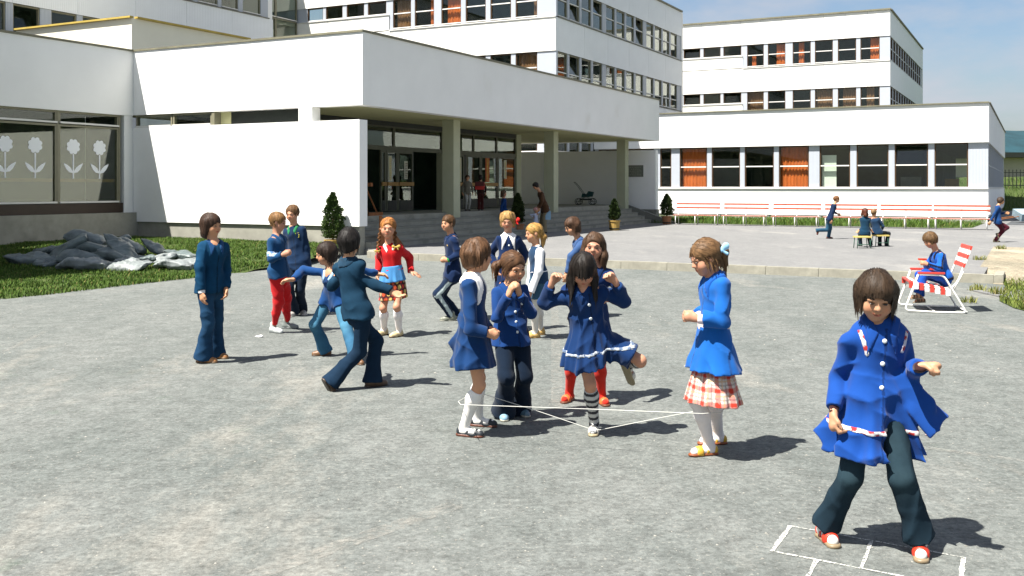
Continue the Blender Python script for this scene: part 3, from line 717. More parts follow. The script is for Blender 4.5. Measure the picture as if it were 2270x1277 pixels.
for r_i, (z0, z1) in enumerate(rows):
    for i, (a0, a1) in enumerate(sw): window(cen, 'S', CB0, a0, z0+.05, a1-a0, z1-z0-.06, .55 if r_i == 2 else .38, M_FRAMEG, None, opens.get((r_i, i)))
    fill_pilasters(cen, 'S', CB0, CA+.26, CA2, sw, z0+.002, z1-.002)
    cen.box('sill', CA+.3, CA2, CB0-.05, CB0+.03, z0-.05, z0-.003, M_CONCD)
for z0, z1 in ((.15,3.4),(5.002,6.698),(8.402,10.048),(11.702,13.30)):
    cladding(cen, 'S', CB0, CA+.302, CA2, z0, z1, 3.2, M_CLADS); cen.box('corner_post', CA+.002, CA+.298, CB0-.001, CB0+.03, z0, z1, M_CLADS)
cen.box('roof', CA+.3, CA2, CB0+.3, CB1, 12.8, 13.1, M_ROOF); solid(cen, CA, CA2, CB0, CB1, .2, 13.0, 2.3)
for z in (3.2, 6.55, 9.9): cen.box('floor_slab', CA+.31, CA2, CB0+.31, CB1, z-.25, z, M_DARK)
cen.box('wall', CA2, CA2+.3, CB0, CB1, .1, 13.3, M_RENDER)
coping(cen, [(CA+.1,CB0-.05,CA+.1,CB1),(CA+.3,CB0+.1,CA2,CB0+.1)], 13.302, .40, .10)

# ---- block on the left with its glazed link -----------------------------------------
lef = Bld('left_classroom_block', 18.7, 19.1, 'shaded pale classroom block rising behind the ochre capped roof box')
LB, LA0, LA1 = 19.1, -16.0, 18.7
rows_l = [(6.98,8.60),(10.15,11.80)]
w1 = [(4.3,5.45),(5.95,7.12),(7.4,8.5),(8.8,9.9),(10.2,11.3),(11.6,12.7),(13.0,14.1),(14.4,15.5),(15.8,16.9),(17.2,18.2),(2.9,4.0),(1.5,2.6),(-.2,.9),(-1.8,-.6)]
w2 = [(12.2,13.35),(13.64,14.93),(15.16,16.28),(16.59,17.86)] + [(12.0-1.45*k-1.2, 12.0-1.45*k) for k in range(10)]
for (z0, z1), ww, up in ((rows_l[0], w1, .62), (rows_l[1], w2, .5)):
    for i, (a0, a1) in enumerate(ww): window(lef, 'S', LB, a0, z0+.05, a1-a0, z1-z0-.06, 0 if up > .6 else .5, M_FRAMEG, None, 0 if (up > .6 and i in (0, 3)) else None)
    fill_pilasters(lef, 'S', LB, LA0, LA1-.32, ww, z0+.002, z1-.002); lef.box('sill', LA0, LA1-.3, LB-.05, LB+.03, z0-.05, z0-.003, M_CONCD)
for z0, z1 in ((.1,6.928),(8.602,10.098),(11.802,13.4)): cladding(lef, 'S', LB, LA0, LA1, z0, z1, 2.9, M_CLADS)
lef.box('wall', LA1-.3, LA1, LB+.302, 30, .1, 13.4, M_RENDER); lef.box('wall', LA1-.318, LA1, LB+.05, LB+.30, 6.93, 13.39, M_RENDER)
lef.box('roof', LA0, LA1-.3, LB+.3, 30, 12.9, 13.2, M_ROOF); lef.box('interior', LA0, LA1-.4, LB+2.5, 30, .1, 12.9, M_DARK)
for z in (6.8, 9.95): lef.box('floor_slab', LA0, LA1-.31, LB+.31, LB+2.6, z-.25, z, M_DARK)
coping(lef, [(LA0,LB+.1,LA1,LB+.1)], 13.402, .40, .10)
lnk = Bld('glazed_link', 18.72, 22.0, 'narrow glazed stair link between the left block and the tall middle block')
for k, z0 in enumerate((5.6, 8.3, 11.0)):
    for j in range(3):
        a0 = 18.75+j*1.77; o = window(lnk, 'S', 22.0, a0, z0, 1.75, 2.66, .5, M_FRAMEG, rec=0)
lnk.box('wall', 18.72, 24.08, 22.0, 22.2, .1, 5.58, M_RENDER); lnk.box('roof', 18.72, 24.08, 22.0, 26, 13.7, 13.9, M_ROOF); lnk.box('wall', 18.8, 24.0, 25.8, 26, .1, 13.7, mat('pale_stair_wall', (.42,.42,.37), .9, .08, 2))
for z in (8.2, 10.9): lnk.box('floor_slab', 18.8, 24.0, 22.12, 25.7, z-.2, z, M_CONC)

# ---- far right: fence, low roofs ------------------------------------------------------
fe = meta(empty('fence', (38.5, 74, 1.5)), 'thin dark upright paling fence crossing the grassy slope beside the low wing', 'fence')
for i in range(60): MB().box(-.025,.025,-.02,.02,0,1.5).build('paling', M_DARKF, fe, (-4+i*.28, 0, 0)) if i == 0 else link('paling', fe.children[0].data, fe, (-4+i*.28, 0, 0))
for z in (.3,1.25): MB().box(-4.2,13,.022,.05,z,z+.06).build('rail', M_DARKF, fe)
sh = meta(empty('shed', (46, 90, 2.6)), 'low pale shed with dark overhanging flat roof beyond the fence', 'shed')
MB().box(-9,14,0,6,0,1.75).build('wall', mat('shed_wall', (.45,.42,.33), .9, .12, .6), sh); MB().box(-10,15,-1,7,1.76,2.2).build('roof', M_DARKF, sh)
for x in (-4,.5,5): MB().box(x,x+.9,-.03,0,.5,1.4).build('window', M_DARKF, sh)
# ------------------------------------------------------------------ people: smooth surfaces grown from joint chains (distance fields)
f32 = np.float32
def A3(v): return np.array([v[0], v[1], v[2]], float)
def nrm(v): v = A3(v); return v/(np.linalg.norm(v)+1e-12)
class Field:
    def __init__(s, lo, hi, h):
        s.h = h; s.lo = np.array(lo, float)-4*h; n = np.ceil((np.array(hi, float)+4*h-s.lo)/h).astype(int)+1
        s.n = n; s.D = np.full(n, .5, f32)
        s.ax = [(s.lo[i]+h*np.arange(n[i])).astype(f32) for i in range(3)]
    def reg(s, lo, hi):
        i0 = np.clip(np.floor((np.array(lo)-s.lo)/s.h).astype(int), 0, s.n-1); i1 = np.clip(np.ceil((np.array(hi)-s.lo)/s.h).astype(int)+1, 1, s.n)
        sl = tuple(slice(a, max(a+1, b)) for a, b in zip(i0, i1))
        return sl, s.ax[0][sl[0]][:,None,None], s.ax[1][sl[1]][None,:,None], s.ax[2][sl[2]][None,None,:]
    def put(s, sl, d, k, op='add'):
        a = s.D[sl]; d = d.astype(f32)
        if op == 'add':
            if k > 0: hh = np.maximum(k-np.abs(a-d), 0)/k; s.D[sl] = np.minimum(a, d)-hh*hh*k*.25
            else: s.D[sl] = np.minimum(a, d)
        elif op == 'cut':
            d = -d
            if k > 0: hh = np.maximum(k-np.abs(a-d), 0)/k; s.D[sl] = np.maximum(a, d)+hh*hh*k*.25
            else: s.D[sl] = np.maximum(a, d)
        elif op == 'and': s.D[sl] = np.maximum(a, d)
    def cap(s, a, b, r1, r2=None, k=.02, flat=None, ends=(1,1), op='add'):
        """round cone; flat = (direction, factor) squeezes it; ends 0 = cut flat"""
        r2 = r1 if r2 is None else r2; a = A3(a); b = A3(b); m = max(r1, r2)+k+3*s.h
        sl, X, Y, Z = s.reg(np.minimum(a,b)-m, np.maximum(a,b)+m)
        ab = b-a; L = np.linalg.norm(ab)+1e-9; u = ab/L
        px, py, pz = X-a[0], Y-a[1], Z-a[2]
        tr = px*u[0]+py*u[1]+pz*u[2]; t = np.clip(tr, 0, L)
        qx, qy, qz = px-t*u[0], py-t*u[1], pz-t*u[2]; q2 = qx*qx+qy*qy+qz*qz
        if flat is not None:
            n = A3(flat[0]); n = n-u*np.dot(n,u); n = n/(np.linalg.norm(n)+1e-9); qn = qx*n[0]+qy*n[1]+qz*n[2]; q2 = q2+(flat[1]**2-1)*qn*qn
        d = np.sqrt(q2)-(r1+(r2-r1)*t/L)
        if not ends[0] or not ends[1]:
            qx, qy, qz = px-tr*u[0], py-tr*u[1], pz-tr*u[2]; q2 = qx*qx+qy*qy+qz*qz
            if flat is not None: qn = qx*n[0]+qy*n[1]+qz*n[2]; q2 = q2+(flat[1]**2-1)*qn*qn
            dd = np.sqrt(q2)-(r1+(r2-r1)*t/L)
            if not ends[0]: d = np.where(tr < 0, np.maximum(dd, -tr), np.maximum(d, -tr))
            if not ends[1]: d = np.where(tr > L, np.maximum(dd, tr-L), np.maximum(d, tr-L))
        s.put(sl, d, k, op); return s
    def ell(s, c, r, Rm=None, k=.02, op='add'):
        c = A3(c); r = A3(r); m = max(r)+k+3*s.h; sl, X, Y, Z = s.reg(c-m, c+m)
        px, py, pz = X-c[0], Y-c[1], Z-c[2]
        if Rm is not None: px, py, pz = [px*Rm[i][0]+py*Rm[i][1]+pz*Rm[i][2] for i in range(3)]
        k0 = np.sqrt((px/r[0])**2+(py/r[1])**2+(pz/r[2])**2)+1e-6; k1 = np.sqrt((px/r[0]**2)**2+(py/r[1]**2)**2+(pz/r[2]**2)**2)+1e-6
        s.put(sl, k0*(k0-1)/k1, k, op); return s
    def box(s, c, hs, Rm, rr=.01, k=.01, op='add'):
        c = A3(c); m = np.linalg.norm(hs)+k+3*s.h; sl, X, Y, Z = s.reg(c-m, c+m)
        px, py, pz = X-c[0], Y-c[1], Z-c[2]; q = [np.abs(px*Rm[i][0]+py*Rm[i][1]+pz*Rm[i][2])-(hs[i]-rr) for i in range(3)]
        d = np.sqrt(sum(np.maximum(x,0)**2 for x in q))+np.minimum(np.maximum(np.maximum(q[0],q[1]),q[2]),0)-rr
        s.put(sl, d, k, op); return s
    def skirt(s, T, Bo, rt, rb, right, fwd, n=9, amp=.08, ph=0., k=.02, pw=1.0, op='add'):
        T, Bo = A3(T), A3(Bo); ab = Bo-T; L = np.linalg.norm(ab); u = ab/L; m = max(*rt, *rb)*(1+amp)+3*s.h+k
        sl, X, Y, Z = s.reg(np.minimum(T,Bo)-m, np.maximum(T,Bo)+m); px, py, pz = X-T[0], Y-T[1], Z-T[2]
        t = px*u[0]+py*u[1]+pz*u[2]; tt = np.clip(t/L, 0, 1)**pw
        w, dd = rt[0]+(rb[0]-rt[0])*tt, rt[1]+(rb[1]-rt[1])*tt
        x = (px*right[0]+py*right[1]+pz*right[2]); y = (px*fwd[0]+py*fwd[1]+pz*fwd[2])
        th = np.arctan2(y/dd, x/w); rho = np.sqrt((x/w)**2+(y/dd)**2)
        fold = 1+amp*tt*(np.sin(n*th+ph)*.7+.3*np.sin((2*n-3)*th+1.7+ph))
        d = (rho/fold-1)*np.minimum(w, dd); d = np.maximum(d, np.maximum(-t, t-L)); s.put(sl, d, k, op); return s
    def half(s, c, n, rad, op='cut'):
        """remove everything on the +n side of a plane, near c"""
        c = A3(c); n = nrm(n); sl, X, Y, Z = s.reg(c-rad, c+rad); px, py, pz = X-c[0], Y-c[1], Z-c[2]
        d = -(px*n[0]+py*n[1]+pz*n[2]); r_ = np.sqrt(px*px+py*py+pz*pz)-rad
        s.put(sl, np.maximum(d, r_), 0, 'cut'); return s
    def noise(s, amp, freq, seed=0, aniso=(1,1,1), mask=None):
        g = np.random.default_rng(seed); X = s.ax[0][:,None,None]; Y = s.ax[1][None,:,None]; Z = s.ax[2][None,None,:]
        sl = np.abs(s.D) < .03
        ii = np.nonzero(sl); x, y, z = s.ax[0][ii[0]]*aniso[0], s.ax[1][ii[1]]*aniso[1], s.ax[2][ii[2]]*aniso[2]
        wx = .35/freq*np.sin(freq*.7*y+g.uniform(0,6))*3; wy = .35/freq*np.sin(freq*.8*z+g.uniform(0,6))*3
        acc = 0
        for i in range(5):
            d = nrm(g.normal(size=3)); fr = freq*g.uniform(.6, 1.9); acc = acc+np.sin(fr*(d[0]*(x+wx)+d[1]*(y+wy)+d[2]*z)+g.uniform(0,6))/(1+.5*i)
        s.D[ii] += (amp*acc*.6).astype(f32); return s
    def wrinkle(s, amp, freq, seed=0, aniso=(1,1,1)):
        g = np.random.default_rng(seed+77); ii = np.nonzero(np.abs(s.D) < .03)
        x, y, z = [s.ax[i][ii[i]]*aniso[i] for i in range(3)]; acc = 0
        for i in range(4):
            d = nrm(g.normal(size=3)*np.array([1,1,1.5])); w = nrm(g.normal(size=3)); fr = freq*g.uniform(.7,1.6); m_ = np.clip(np.sin(freq*.33*(w[0]*x+w[1]*y+w[2]*z)+g.uniform(0,6))*1.6-.2, 0, 1)
            ph = fr*(d[0]*x+d[1]*y+d[2]*z)+1.1*np.sin(freq*.4*(w[1]*x+w[2]*y+w[0]*z)+g.uniform(0,6)); acc = acc+m_*(np.abs(np.sin(ph*.5))**.7*2-1.3)
        s.D[ii] += (amp*acc*.7).astype(f32); return s
    def sample(s, P):
        q = np.clip((P-s.lo)/s.h, 0, s.n-1.001); i = q.astype(int); f = q-i; D = s.D
        out = 0
        for dx in (0,1):
            for dy in (0,1):
                for dz in (0,1):
                    w = (f[:,0] if dx else 1-f[:,0])*(f[:,1] if dy else 1-f[:,1])*(f[:,2] if dz else 1-f[:,2])
                    out = out+w*D[i[:,0]+dx, i[:,1]+dy, i[:,2]+dz]
        return out
    def grad(s, P):
        e = s.h*.7; g = np.stack([s.sample(P+np.eye(3)[i]*e)-s.sample(P-np.eye(3)[i]*e) for i in range(3)], 1)
        return g/(np.linalg.norm(g, axis=1, keepdims=True)+1e-9)
    def nets(s):
        D = s.D; ins = D < 0; n = s.n
        if not ins.any(): return np.zeros((0,3)), np.zeros((0,4),int)
        w = np.nonzero(ins); lo = [max(0, w[i].min()-2) for i in range(3)]; hi = [min(n[i], w[i].max()+3) for i in range(3)]
        D = D[lo[0]:hi[0], lo[1]:hi[1], lo[2]:hi[2]]; ins = D < 0; nx, ny, nz = D.shape
        c = [ins[i:nx-1+i, j:ny-1+j, k:nz-1+k] for i in (0,1) for j in (0,1) for k in (0,1)]
        an = np.logical_or.reduce(c); al = np.logical_and.reduce(c); act = an & ~al
        ci = np.stack(np.nonzero(act), 1); idx = np.full(act.shape, -1, np.int32); idx[act] = np.arange(len(ci))
        val = np.stack([D[ci[:,0]+i, ci[:,1]+j, ci[:,2]+k] for i in (0,1) for j in (0,1) for k in (0,1)], 1)
        off = np.array([(i,j,k) for i in (0,1) for j in (0,1) for k in (0,1)], float)
        acc = np.zeros((len(ci),3)); cnt = np.zeros(len(ci))
        for a in range(8):
            for b in range(a+1, 8):
                if np.abs(off[a]-off[b]).sum() != 1: continue
                va, vb = val[:,a], val[:,b]; cr = (va < 0) != (vb < 0)
                t = np.where(cr, va/(va-vb+1e-12), 0)
                acc[cr] += (off[a]+(off[b]-off[a])*t[:,None])[cr]; cnt[cr] += 1
        V = (ci+acc/np.maximum(cnt,1)[:,None]+np.array(lo))*s.h+s.lo
        Q = []
        for ax in range(3):
            o1, o2 = (ax+1)%3, (ax+2)%3
            i0 = [slice(None)]*3; i1 = [slice(None)]*3; i0[ax] = slice(0,-1); i1[ax] = slice(1,None)
            a, b = ins[tuple(i0)], ins[tuple(i1)]; ch = a != b
            e = np.stack(np.nonzero(ch), 1)
            e = e[(e[:,o1] > 0) & (e[:,o2] > 0) & (e[:,o1] < idx.shape[o1]) & (e[:,o2] < idx.shape[o2])]
            if not len(e): continue
            def g(d1, d2):
                q = e.copy(); q[:,o1] -= d1; q[:,o2] -= d2; return idx[q[:,0], q[:,1], q[:,2]]
            quad = np.stack([g(1,1), g(0,1), g(0,0), g(1,0)], 1)
            sg = ins[e[:,0], e[:,1], e[:,2]]; quad[~sg] = quad[~sg][:, ::-1]; Q.append(quad)
        Q = np.concatenate(Q); Q = Q[(Q >= 0).all(1)]
        # one pass pulls the vertices onto the surface
        for _ in range(2):
            gd = s.grad(V); V = V-gd*np.clip(s.sample(V), -s.h*.5, s.h*.5)[:,None]
        return V, Q
def part(F, name, m, parent, base, col=None):
    V, Q = F.nets()
    if not len(V): return None
    c = None
    if col is not None: c = col(V) if callable(col) else np.tile(np.array(col, float), (len(V),1))
    return link(name, mesh_np(name, V-base, Q, m, True, c), parent)
def strands(F, rec, hm, parent, base, n, seed, crown, hem, length, wid, col, face=None, flow=None, name='strands'):
    """thin locks lying on the hair, ends free"""
    g = np.random.default_rng(seed); V, Q = F.nets()
    if len(V) < 50: return
    cand = V[rec(V)]
    if len(cand) < 20: return
    p = cand[g.integers(0, len(cand), n)]+g.normal(0, .004, (n,3)); up = nrm(crown[1]); cr_ = A3(crown[0])
    segs = 6; L = length*g.uniform(.6, 1.25, n)[:,None]; pts = [p.copy()]; free = np.zeros(n, bool); dr = None
    for i in range(segs):
        nn = F.grad(p); d = p-cr_; d = d/(np.linalg.norm(d,axis=1,keepdims=True)+1e-9)*.5+np.array([0,0,-1.0])*.9-up*.25+g.normal(0,.10,(n,3))
        if flow is not None: d = d*.35+A3(flow)[None,:]*1.3
        t = d-nn*np.sum(d*nn,1,keepdims=True); t = t/(np.linalg.norm(t,axis=1,keepdims=True)+1e-9)
        if dr is None: dr = t
        dr = np.where(free[:,None], dr*.7+np.array([0,0,-.3]), dr*.35+t*.65); dr /= np.linalg.norm(dr,axis=1,keepdims=True)+1e-9
        q0 = p; p = p+dr*L/segs
        if face is not None: st = face(p); p = np.where(st[:,None], q0, p)
        sd_ = F.sample(p); nn = F.grad(p); free |= nn[:,2] < -.45
        adj = np.where(free if face is None else (free | st), 0, np.clip(sd_-.0025, -.02, .02)); p = p-nn*adj[:,None]; pts.append(p.copy())
    P = np.stack(pts, 1); tan = np.gradient(P, axis=1); tan /= np.linalg.norm(tan,axis=2,keepdims=True)+1e-9
    nv = F.grad(P.reshape(-1,3)).reshape(P.shape); side = np.cross(tan, nv); side /= np.linalg.norm(side,axis=2,keepdims=True)+1e-9
    wv = wid*g.uniform(.6,1.3,n)[:,None,None]*np.array([.55,1,1,1,.85,.6,.12])[None,:,None]
    a, b = P-side*wv, P+side*wv; k = segs+1
    VV = np.stack([a,b],2).reshape(n*k*2,3); i0 = (np.arange(n)*k*2)[:,None]+np.arange(segs)[None,:]*2
    QQ = np.stack([i0, i0+1, i0+3, i0+2], 2).reshape(-1,4)
    tone = g.uniform(.72,1.35,n); cc = np.repeat(np.array(col)[None,:]*tone[:,None], k*2, 0)
    o = link(name, mesh_np(name, VV-base, QQ, hm, True, cc), parent); o['kind'] = 'stuff'; return o
def rot_axes(fwd, pitch, roll):
    """head axes (left, forward, up) from a level forward direction; pitch > 0 looks down, roll > 0 leans to own left"""
    f = nrm(fwd); l = nrm(np.cross(np.array([0,0,1.0]), f)); u = np.cross(f, l)
    cp, sp = math.cos(R(pitch)), math.sin(R(pitch)); f, u = f*cp-u*sp, u*cp+f*sp
    c_, s_ = math.cos(R(roll)), math.sin(R(roll)); l, u = l*c_-u*s_, u*c_+l*s_
    return l, f, u
def yawv(y): return np.array([math.sin(R(y)), -math.cos(R(y)), 0.0])
def ik(a, b, l1, l2, pole):
    a, b = A3(a), A3(b); d = b-a; L = np.linalg.norm(d); sc = max(1., L/(l1+l2)*1.001); l1 *= sc; l2 *= sc
    u = d/L; x = (l1*l1-l2*l2+L*L)/(2*L); h = math.sqrt(max(l1*l1-x*x, 0)); p = A3(pole); p = p-u*np.dot(p,u); p = p/(np.linalg.norm(p)+1e-9)
    return a+u*x+p*h

M_SKIN = mat('skin', (0,0,0), .55, .05, 9, vcol=True, spec=.35)
M_SKIN.node_tree.nodes['Principled BSDF'].inputs['Subsurface Weight'].default_value = 0.0
M_HAIR = mat('hair', (0,0,0), .58, .30, 30, vcol=True, spec=.22, stretch=(1,1,.25), bump=.12, bscale=200)
M_CLOTH = mat('cotton_cloth', (0,0,0), .85, .10, 7, vcol=True, spec=.12, bump=.05, bscale=420, sheen=.10)
M_DENIM = mat('denim_cloth', (0,0,0), .9, .22, 9, vcol=True, spec=.12, bump=.07, bscale=420)
M_LEATHER = mat('shoe_leather', (0,0,0), .45, .15, 14, vcol=True, spec=.4)
M_EYE = mat('eye', (0,0,0), .2, .0, 5, vcol=True, spec=.5)
M_BUTTON = mat('white_button', (.62,.66,.66), .4, .05, 5)
SKIN = np.array((.455,.232,.132))
PEOPLE = []
def person(label, base, H, pelvis, neck, head, hyaw, hpitch=0, hroll=0, yaw=0, hipyaw=None, sh=None, wr=(None,None), wpole=(None,None), el=(None,None),
           ank=(None,None), toe=(None,None), kpole=(None,None), fpitch=(0,0), hands=('relaxed','relaxed'), hn=(None,None), hair=None, top=None, legs=None,
           shoes=None, vox=.008, skin=1.0, smile=False, hs=None, cat='child', extra=None, hands_dir=(None,None), group=None, seed=1, headtwist=None):
    """joints in world metres; index 0 = own right, 1 = own left"""
    base = A3(base); m = H/1.40; e = meta(empty('person', base), label, 'person', group)
    f = yawv(yaw); l = nrm(np.cross(np.array([0,0,1.0]), f)); hf = yawv(hipyaw if hipyaw is not None else yaw); hl = nrm(np.cross(np.array([0,0,1.0]), hf))
    P, N, Hc = A3(pelvis), A3(neck), A3(head); spine = nrm(N-P); N = N+spine*.020*m; tf = nrm(f-spine*np.dot(f,spine)); tl = nrm(np.cross(spine, tf))
    ha = rot_axes(yawv(hyaw), hpitch, hroll); hl_, hf_, hu_ = ha; hs = (hs or m)*1.0
    S = [N-spine*.060*m-tl*.107*m, N-spine*.060*m+tl*.107*m]
    if sh: S = [A3(sh[i]) if sh[i] is not None else S[i] for i in (0,1)]
    HJ = [P-hl*.068*m-spine*.02*m, P+hl*.068*m-spine*.02*m]
    Wj = [A3(wr[i]) if wr[i] is not None else S[i]+np.array([0,0,-.40*m])+f*.03 for i in (0,1)]
    sgn = (-1, 1)
    E = []
    for i in (0,1):
        pole = A3(wpole[i]) if wpole[i] is not None else (-tf*.8+tl*sgn[i]*.5)
        E.append(A3(el[i]) if el[i] is not None else ik(S[i], Wj[i], .225*m, .205*m, pole))
    AN = [A3(ank[i]) for i in (0,1)]; TO = [A3(toe[i]) if toe[i] is not None else hf for i in (0,1)]
    KN = [ik(HJ[i], AN[i], .325*m, .325*m, A3(kpole[i]) if kpole[i] is not None else hf+TO[i]*.3) for i in (0,1)]
    allp = np.array([P, N, Hc+hu_*.15, Hc-hu_*.1, *S, *Wj, *E, *AN, *KN]); lo, hi = allp.min(0)-.24*m, allp.max(0)+.24*m
    lo[2] = min(lo[2], base[2]-.02)
    # ---- body: one surface
    D = Field(lo, hi, vox)
    hd = lambda x, y, z: Hc+(hl_*x+hf_*y+hu_*z)*hs
    RH = [hl_, hf_, hu_]
    D.ell(hd(0,-.014,.026), np.array((.070,.086,.076))*hs, RH, .01)
    D.ell(hd(0,.018,-.030), np.array((.057,.058,.066))*hs, RH, .03*hs); D.ell(hd(0,.044,-.080), np.array((.024,.023,.019))*hs, RH, .03*hs)
    for s_ in (-1,1):
        D.ell(hd(s_*.035,.046,-.036), np.array((.023,.022,.024))*hs, RH, .03*hs)
        D.ell(hd(s_*.028,.083,-.002), np.array((.016,.013,.010))*hs, RH, .012*hs, 'cut')
        D.cap(hd(s_*.012,.077,.013), hd(s_*.042,.065,.012), .007*hs, .005*hs, .015*hs)
        D.ell(hd(s_*.069,-.006,-.006), np.array((.010,.018,.026))*hs, RH, .008*hs)
    D.cap(hd(0,.074,-.002), hd(0,.087,-.025), .006*hs, .0105*hs, .014*hs); 
    for s_ in (-1,1): D.ell(hd(s_*.009,.080,-.028), np.array((.008,.008,.006))*hs, RH, .008*hs)
    D.ell(hd(0,.074,-.050), np.array((.021,.008,.0065))*hs, RH, .006*hs); D.ell(hd(0,.071,-.060), np.array((.017,.009,.007))*hs, RH, .006*hs)
    D.cap(hd(0,-.018,-.045), N-spine*.03*m, .041*m, .047*m, .03*m)
    D.cap(N-spine*.07*m-tl*.05*m, N-spine*.07*m+tl*.05*m, .06*m, .06*m, .05*m, (tf,1.35))
    D.cap(N-spine*.10*m, P+spine*.06*m, .098*m, .085*m, .05*m, (tf,1.35)); D.cap(P+spine*.06*m, P-spine*.03*m, .092*m, .098*m, .05*m, (hf,1.25))
    hand_cols = []
    for i in (0,1):
        D.cap(S[i], E[i], .036*m, .029*m, .03*m); D.cap(E[i], Wj[i], .030*m, .020*m, .02*m)
        d = nrm(A3(hands_dir[i])) if hands_dir[i] is not None else nrm(Wj[i]-E[i]); n = A3(hn[i]) if hn[i] is not None else tl*(-sgn[i])
        n = n-d*np.dot(n,d); n = nrm(n if np.linalg.norm(n) > .05 else tf-d*np.dot(tf,d)); w = np.cross(d, n)*(-sgn[i]); pose = hands[i]
        W0 = Wj[i]; q = m*1.0; rf = max(.0082*q, vox*.95)
        D.cap(W0, W0+d*.022*q, .019*q, .022*q, .012, (n,1.25)); D.cap(W0+d*.022*q, W0+d*.062*q, .027*q, .031*q, .012*q, (n,1.55))
        bends = {'relaxed':(22,48),'fist':(82,175),'open':(3,8),'curl':(48,105)}[pose]; spread = {'relaxed':.35,'fist':0,'open':1.25,'curl':.15}[pose]
        for j, (o_, L) in enumerate(((.025,.060),(.0085,.067),(-.0085,.062),(-.025,.050))):
            k0 = W0+d*(.074-.004*abs(o_)/.025)*q+w*o_*q; dd = nrm(d+w*o_*10*spread*.8)
            b1, b2 = R(bends[0]+3*j), R(bends[1]+4*j); d1 = dd*math.cos(b1)+n*math.sin(b1); d2 = dd*math.cos(b2)+n*math.sin(b2)
            k1 = k0+d1*L*.52*q; k2 = k1+d2*L*.50*q; D.cap(k0-dd*.012*q, k1, rf*1.05, rf, .004*q); D.cap(k1, k2, rf, rf*.85, .003*q)
        t0 = W0+d*.022*q+w*.020*q; td = {'relaxed':d*.75+w*.5+n*.25,'fist':d*.65+w*.35+n*.6,'open':d*.55+w*.9,'curl':d*.7+w*.4+n*.45}[pose]
        td2 = {'relaxed':d*.95+w*.1+n*.3,'fist':d*.25-w*.55+n*.6,'open':d*.75+w*.6,'curl':d*.8-w*.1+n*.5}[pose]
        t1 = t0+nrm(td)*.034*q; t2 = t1+nrm(td2)*.030*q; D.cap(t0, t1, rf*1.35, rf*1.15, .01*q); D.cap(t1, t2, rf*1.12, rf*.9, .004*q)
    lg = dict(kind='trousers', col=(.01,.02,.04), flare=1.0); lg.update(legs or {})
    lk_ = lg['kind']; q_ = {'trousers':.80,'tights':.88,'socks':.93}.get(lk_, 1.0)*m
    for i in (0,1):
        D.cap(HJ[i], KN[i], .062*q_, .042*q_, .04*m); D.cap(KN[i], AN[i], .040*q_, .026*q_, .02*m)
        back = nrm(-(TO[i]-(AN[i]-KN[i])*0)); cm = KN[i]*.66+AN[i]*.34; D.cap(KN[i]*.9+AN[i]*.1+back*.008*m, cm+back*.010*m, .036*q_, .040*q_, .02*m)
        D.ell(KN[i]-back*.012*m, np.array((.034,.034,.04))*q_, None, .02*m)
        D.cap(cm+back*.010*m, AN[i]+back*.004, .038*q_, .025*q_, .02*m)
        up = nrm(np.cross(np.cross(TO[i], np.array([0,0,1.0])), TO[i])) if fpitch[i] == 0 else None
    FT = []
    for i in (0,1):
        t = nrm(TO[i]); u = np.array([0,0,1.0]); u = nrm(u-t*np.dot(u,t)); ph = R(fpitch[i]); t, u = t*math.cos(ph)-u*math.sin(ph), u*math.cos(ph)+t*math.sin(ph)
        FT.append((t, u, np.cross(u, t)))
        D.cap(AN[i]-u*.035*m-t*.02*m, AN[i]+t*.10*m-u*.045*m, .026*m, .022*m, .02*m)
    sk = SKIN*skin*np.random.default_rng(seed).uniform(.86,1.10)*np.array((1,np.random.default_rng(seed+1).uniform(.95,1.06),np.random.default_rng(seed+2).uniform(.92,1.10))); lip = sk*np.array((.95,.52,.50)); blush = sk*np.array((1.05,.78,.72))
    def skincol(V):
        q = (V-Hc)/hs; x, y, z = q@hl_, q@hf_, q@hu_
        c = np.tile(sk, (len(V),1)); 
        w = np.exp(-(((np.abs(x)-.036)/.018)**2+((z+.030)/.018)**2))*(y > .03); c = c*(1-.6*w[:,None])+blush*.6*w[:,None]
        mw = .021 if smile else .017; zc = -.0555+(x/mw)**2*(.005 if smile else .001)
        w = (np.abs(x) < mw)*(np.abs(z-zc) < .0072*np.sqrt(np.clip(1-(x/mw)**2,0,1)))*(y > .05); c[w] = lip
        if smile:
            w = (np.abs(x) < mw*.7)*(np.abs(z-zc) < .0022)*(y > .05); c[w] = lip*.42
        else:
            w = (np.abs(x) < mw*.9)*(np.abs(z-zc) < .0016)*(y > .05); c[w] = lip*.45
        ns = (np.abs(np.abs(x)-.008) < .0042)*(np.abs(z+.031) < .0032)*(y > .07); c[ns] = sk*.5
        return c
    part(D, 'body', M_SKIN, e, base, skincol)
    # eyes and brows
    hc = np.array((hair or {}).get('col', (.03,.02,.012)), float)
    for s_ in (-1,1):
        ce = hd(s_*.028,.0740,-.003); G = Field(ce-.03*hs, ce+.03*hs, min(.0032, vox*.5)); G.ell(ce, np.array((.0130,.0080,.0056 if not smile else .0042))*hs, RH, 0)
        def ec(V, s_=s_):
            q = (V-Hc)/hs; x, z = q@hl_-s_*.028, q@hu_+.004; c = np.tile(np.array((.30,.25,.22)), (len(V),1)); c[x*x+z*z < .0072**2] = (.035,.018,.010); c[z > .0022] = hc*.4; return c
        part(G, 'eye', M_EYE, e, base, ec)
        a_, b_, c_ = hd(s_*.013,.0785,.015), hd(s_*.028,.0765,.0195), hd(s_*.044,.0655,.014)
        MBb = MB().tube([a_-base, b_-base, c_-base], [.0024*hs,.0032*hs,.0018*hs], 6); br = MBb.me('eyebrow', M_HAIR, True)
        at = br.color_attributes.new('Col', 'FLOAT_COLOR', 'POINT'); at.data.foreach_set('color', np.tile(np.r_[hc*.8,1].astype(f32), len(br.vertices))); link('eyebrow', br, e)
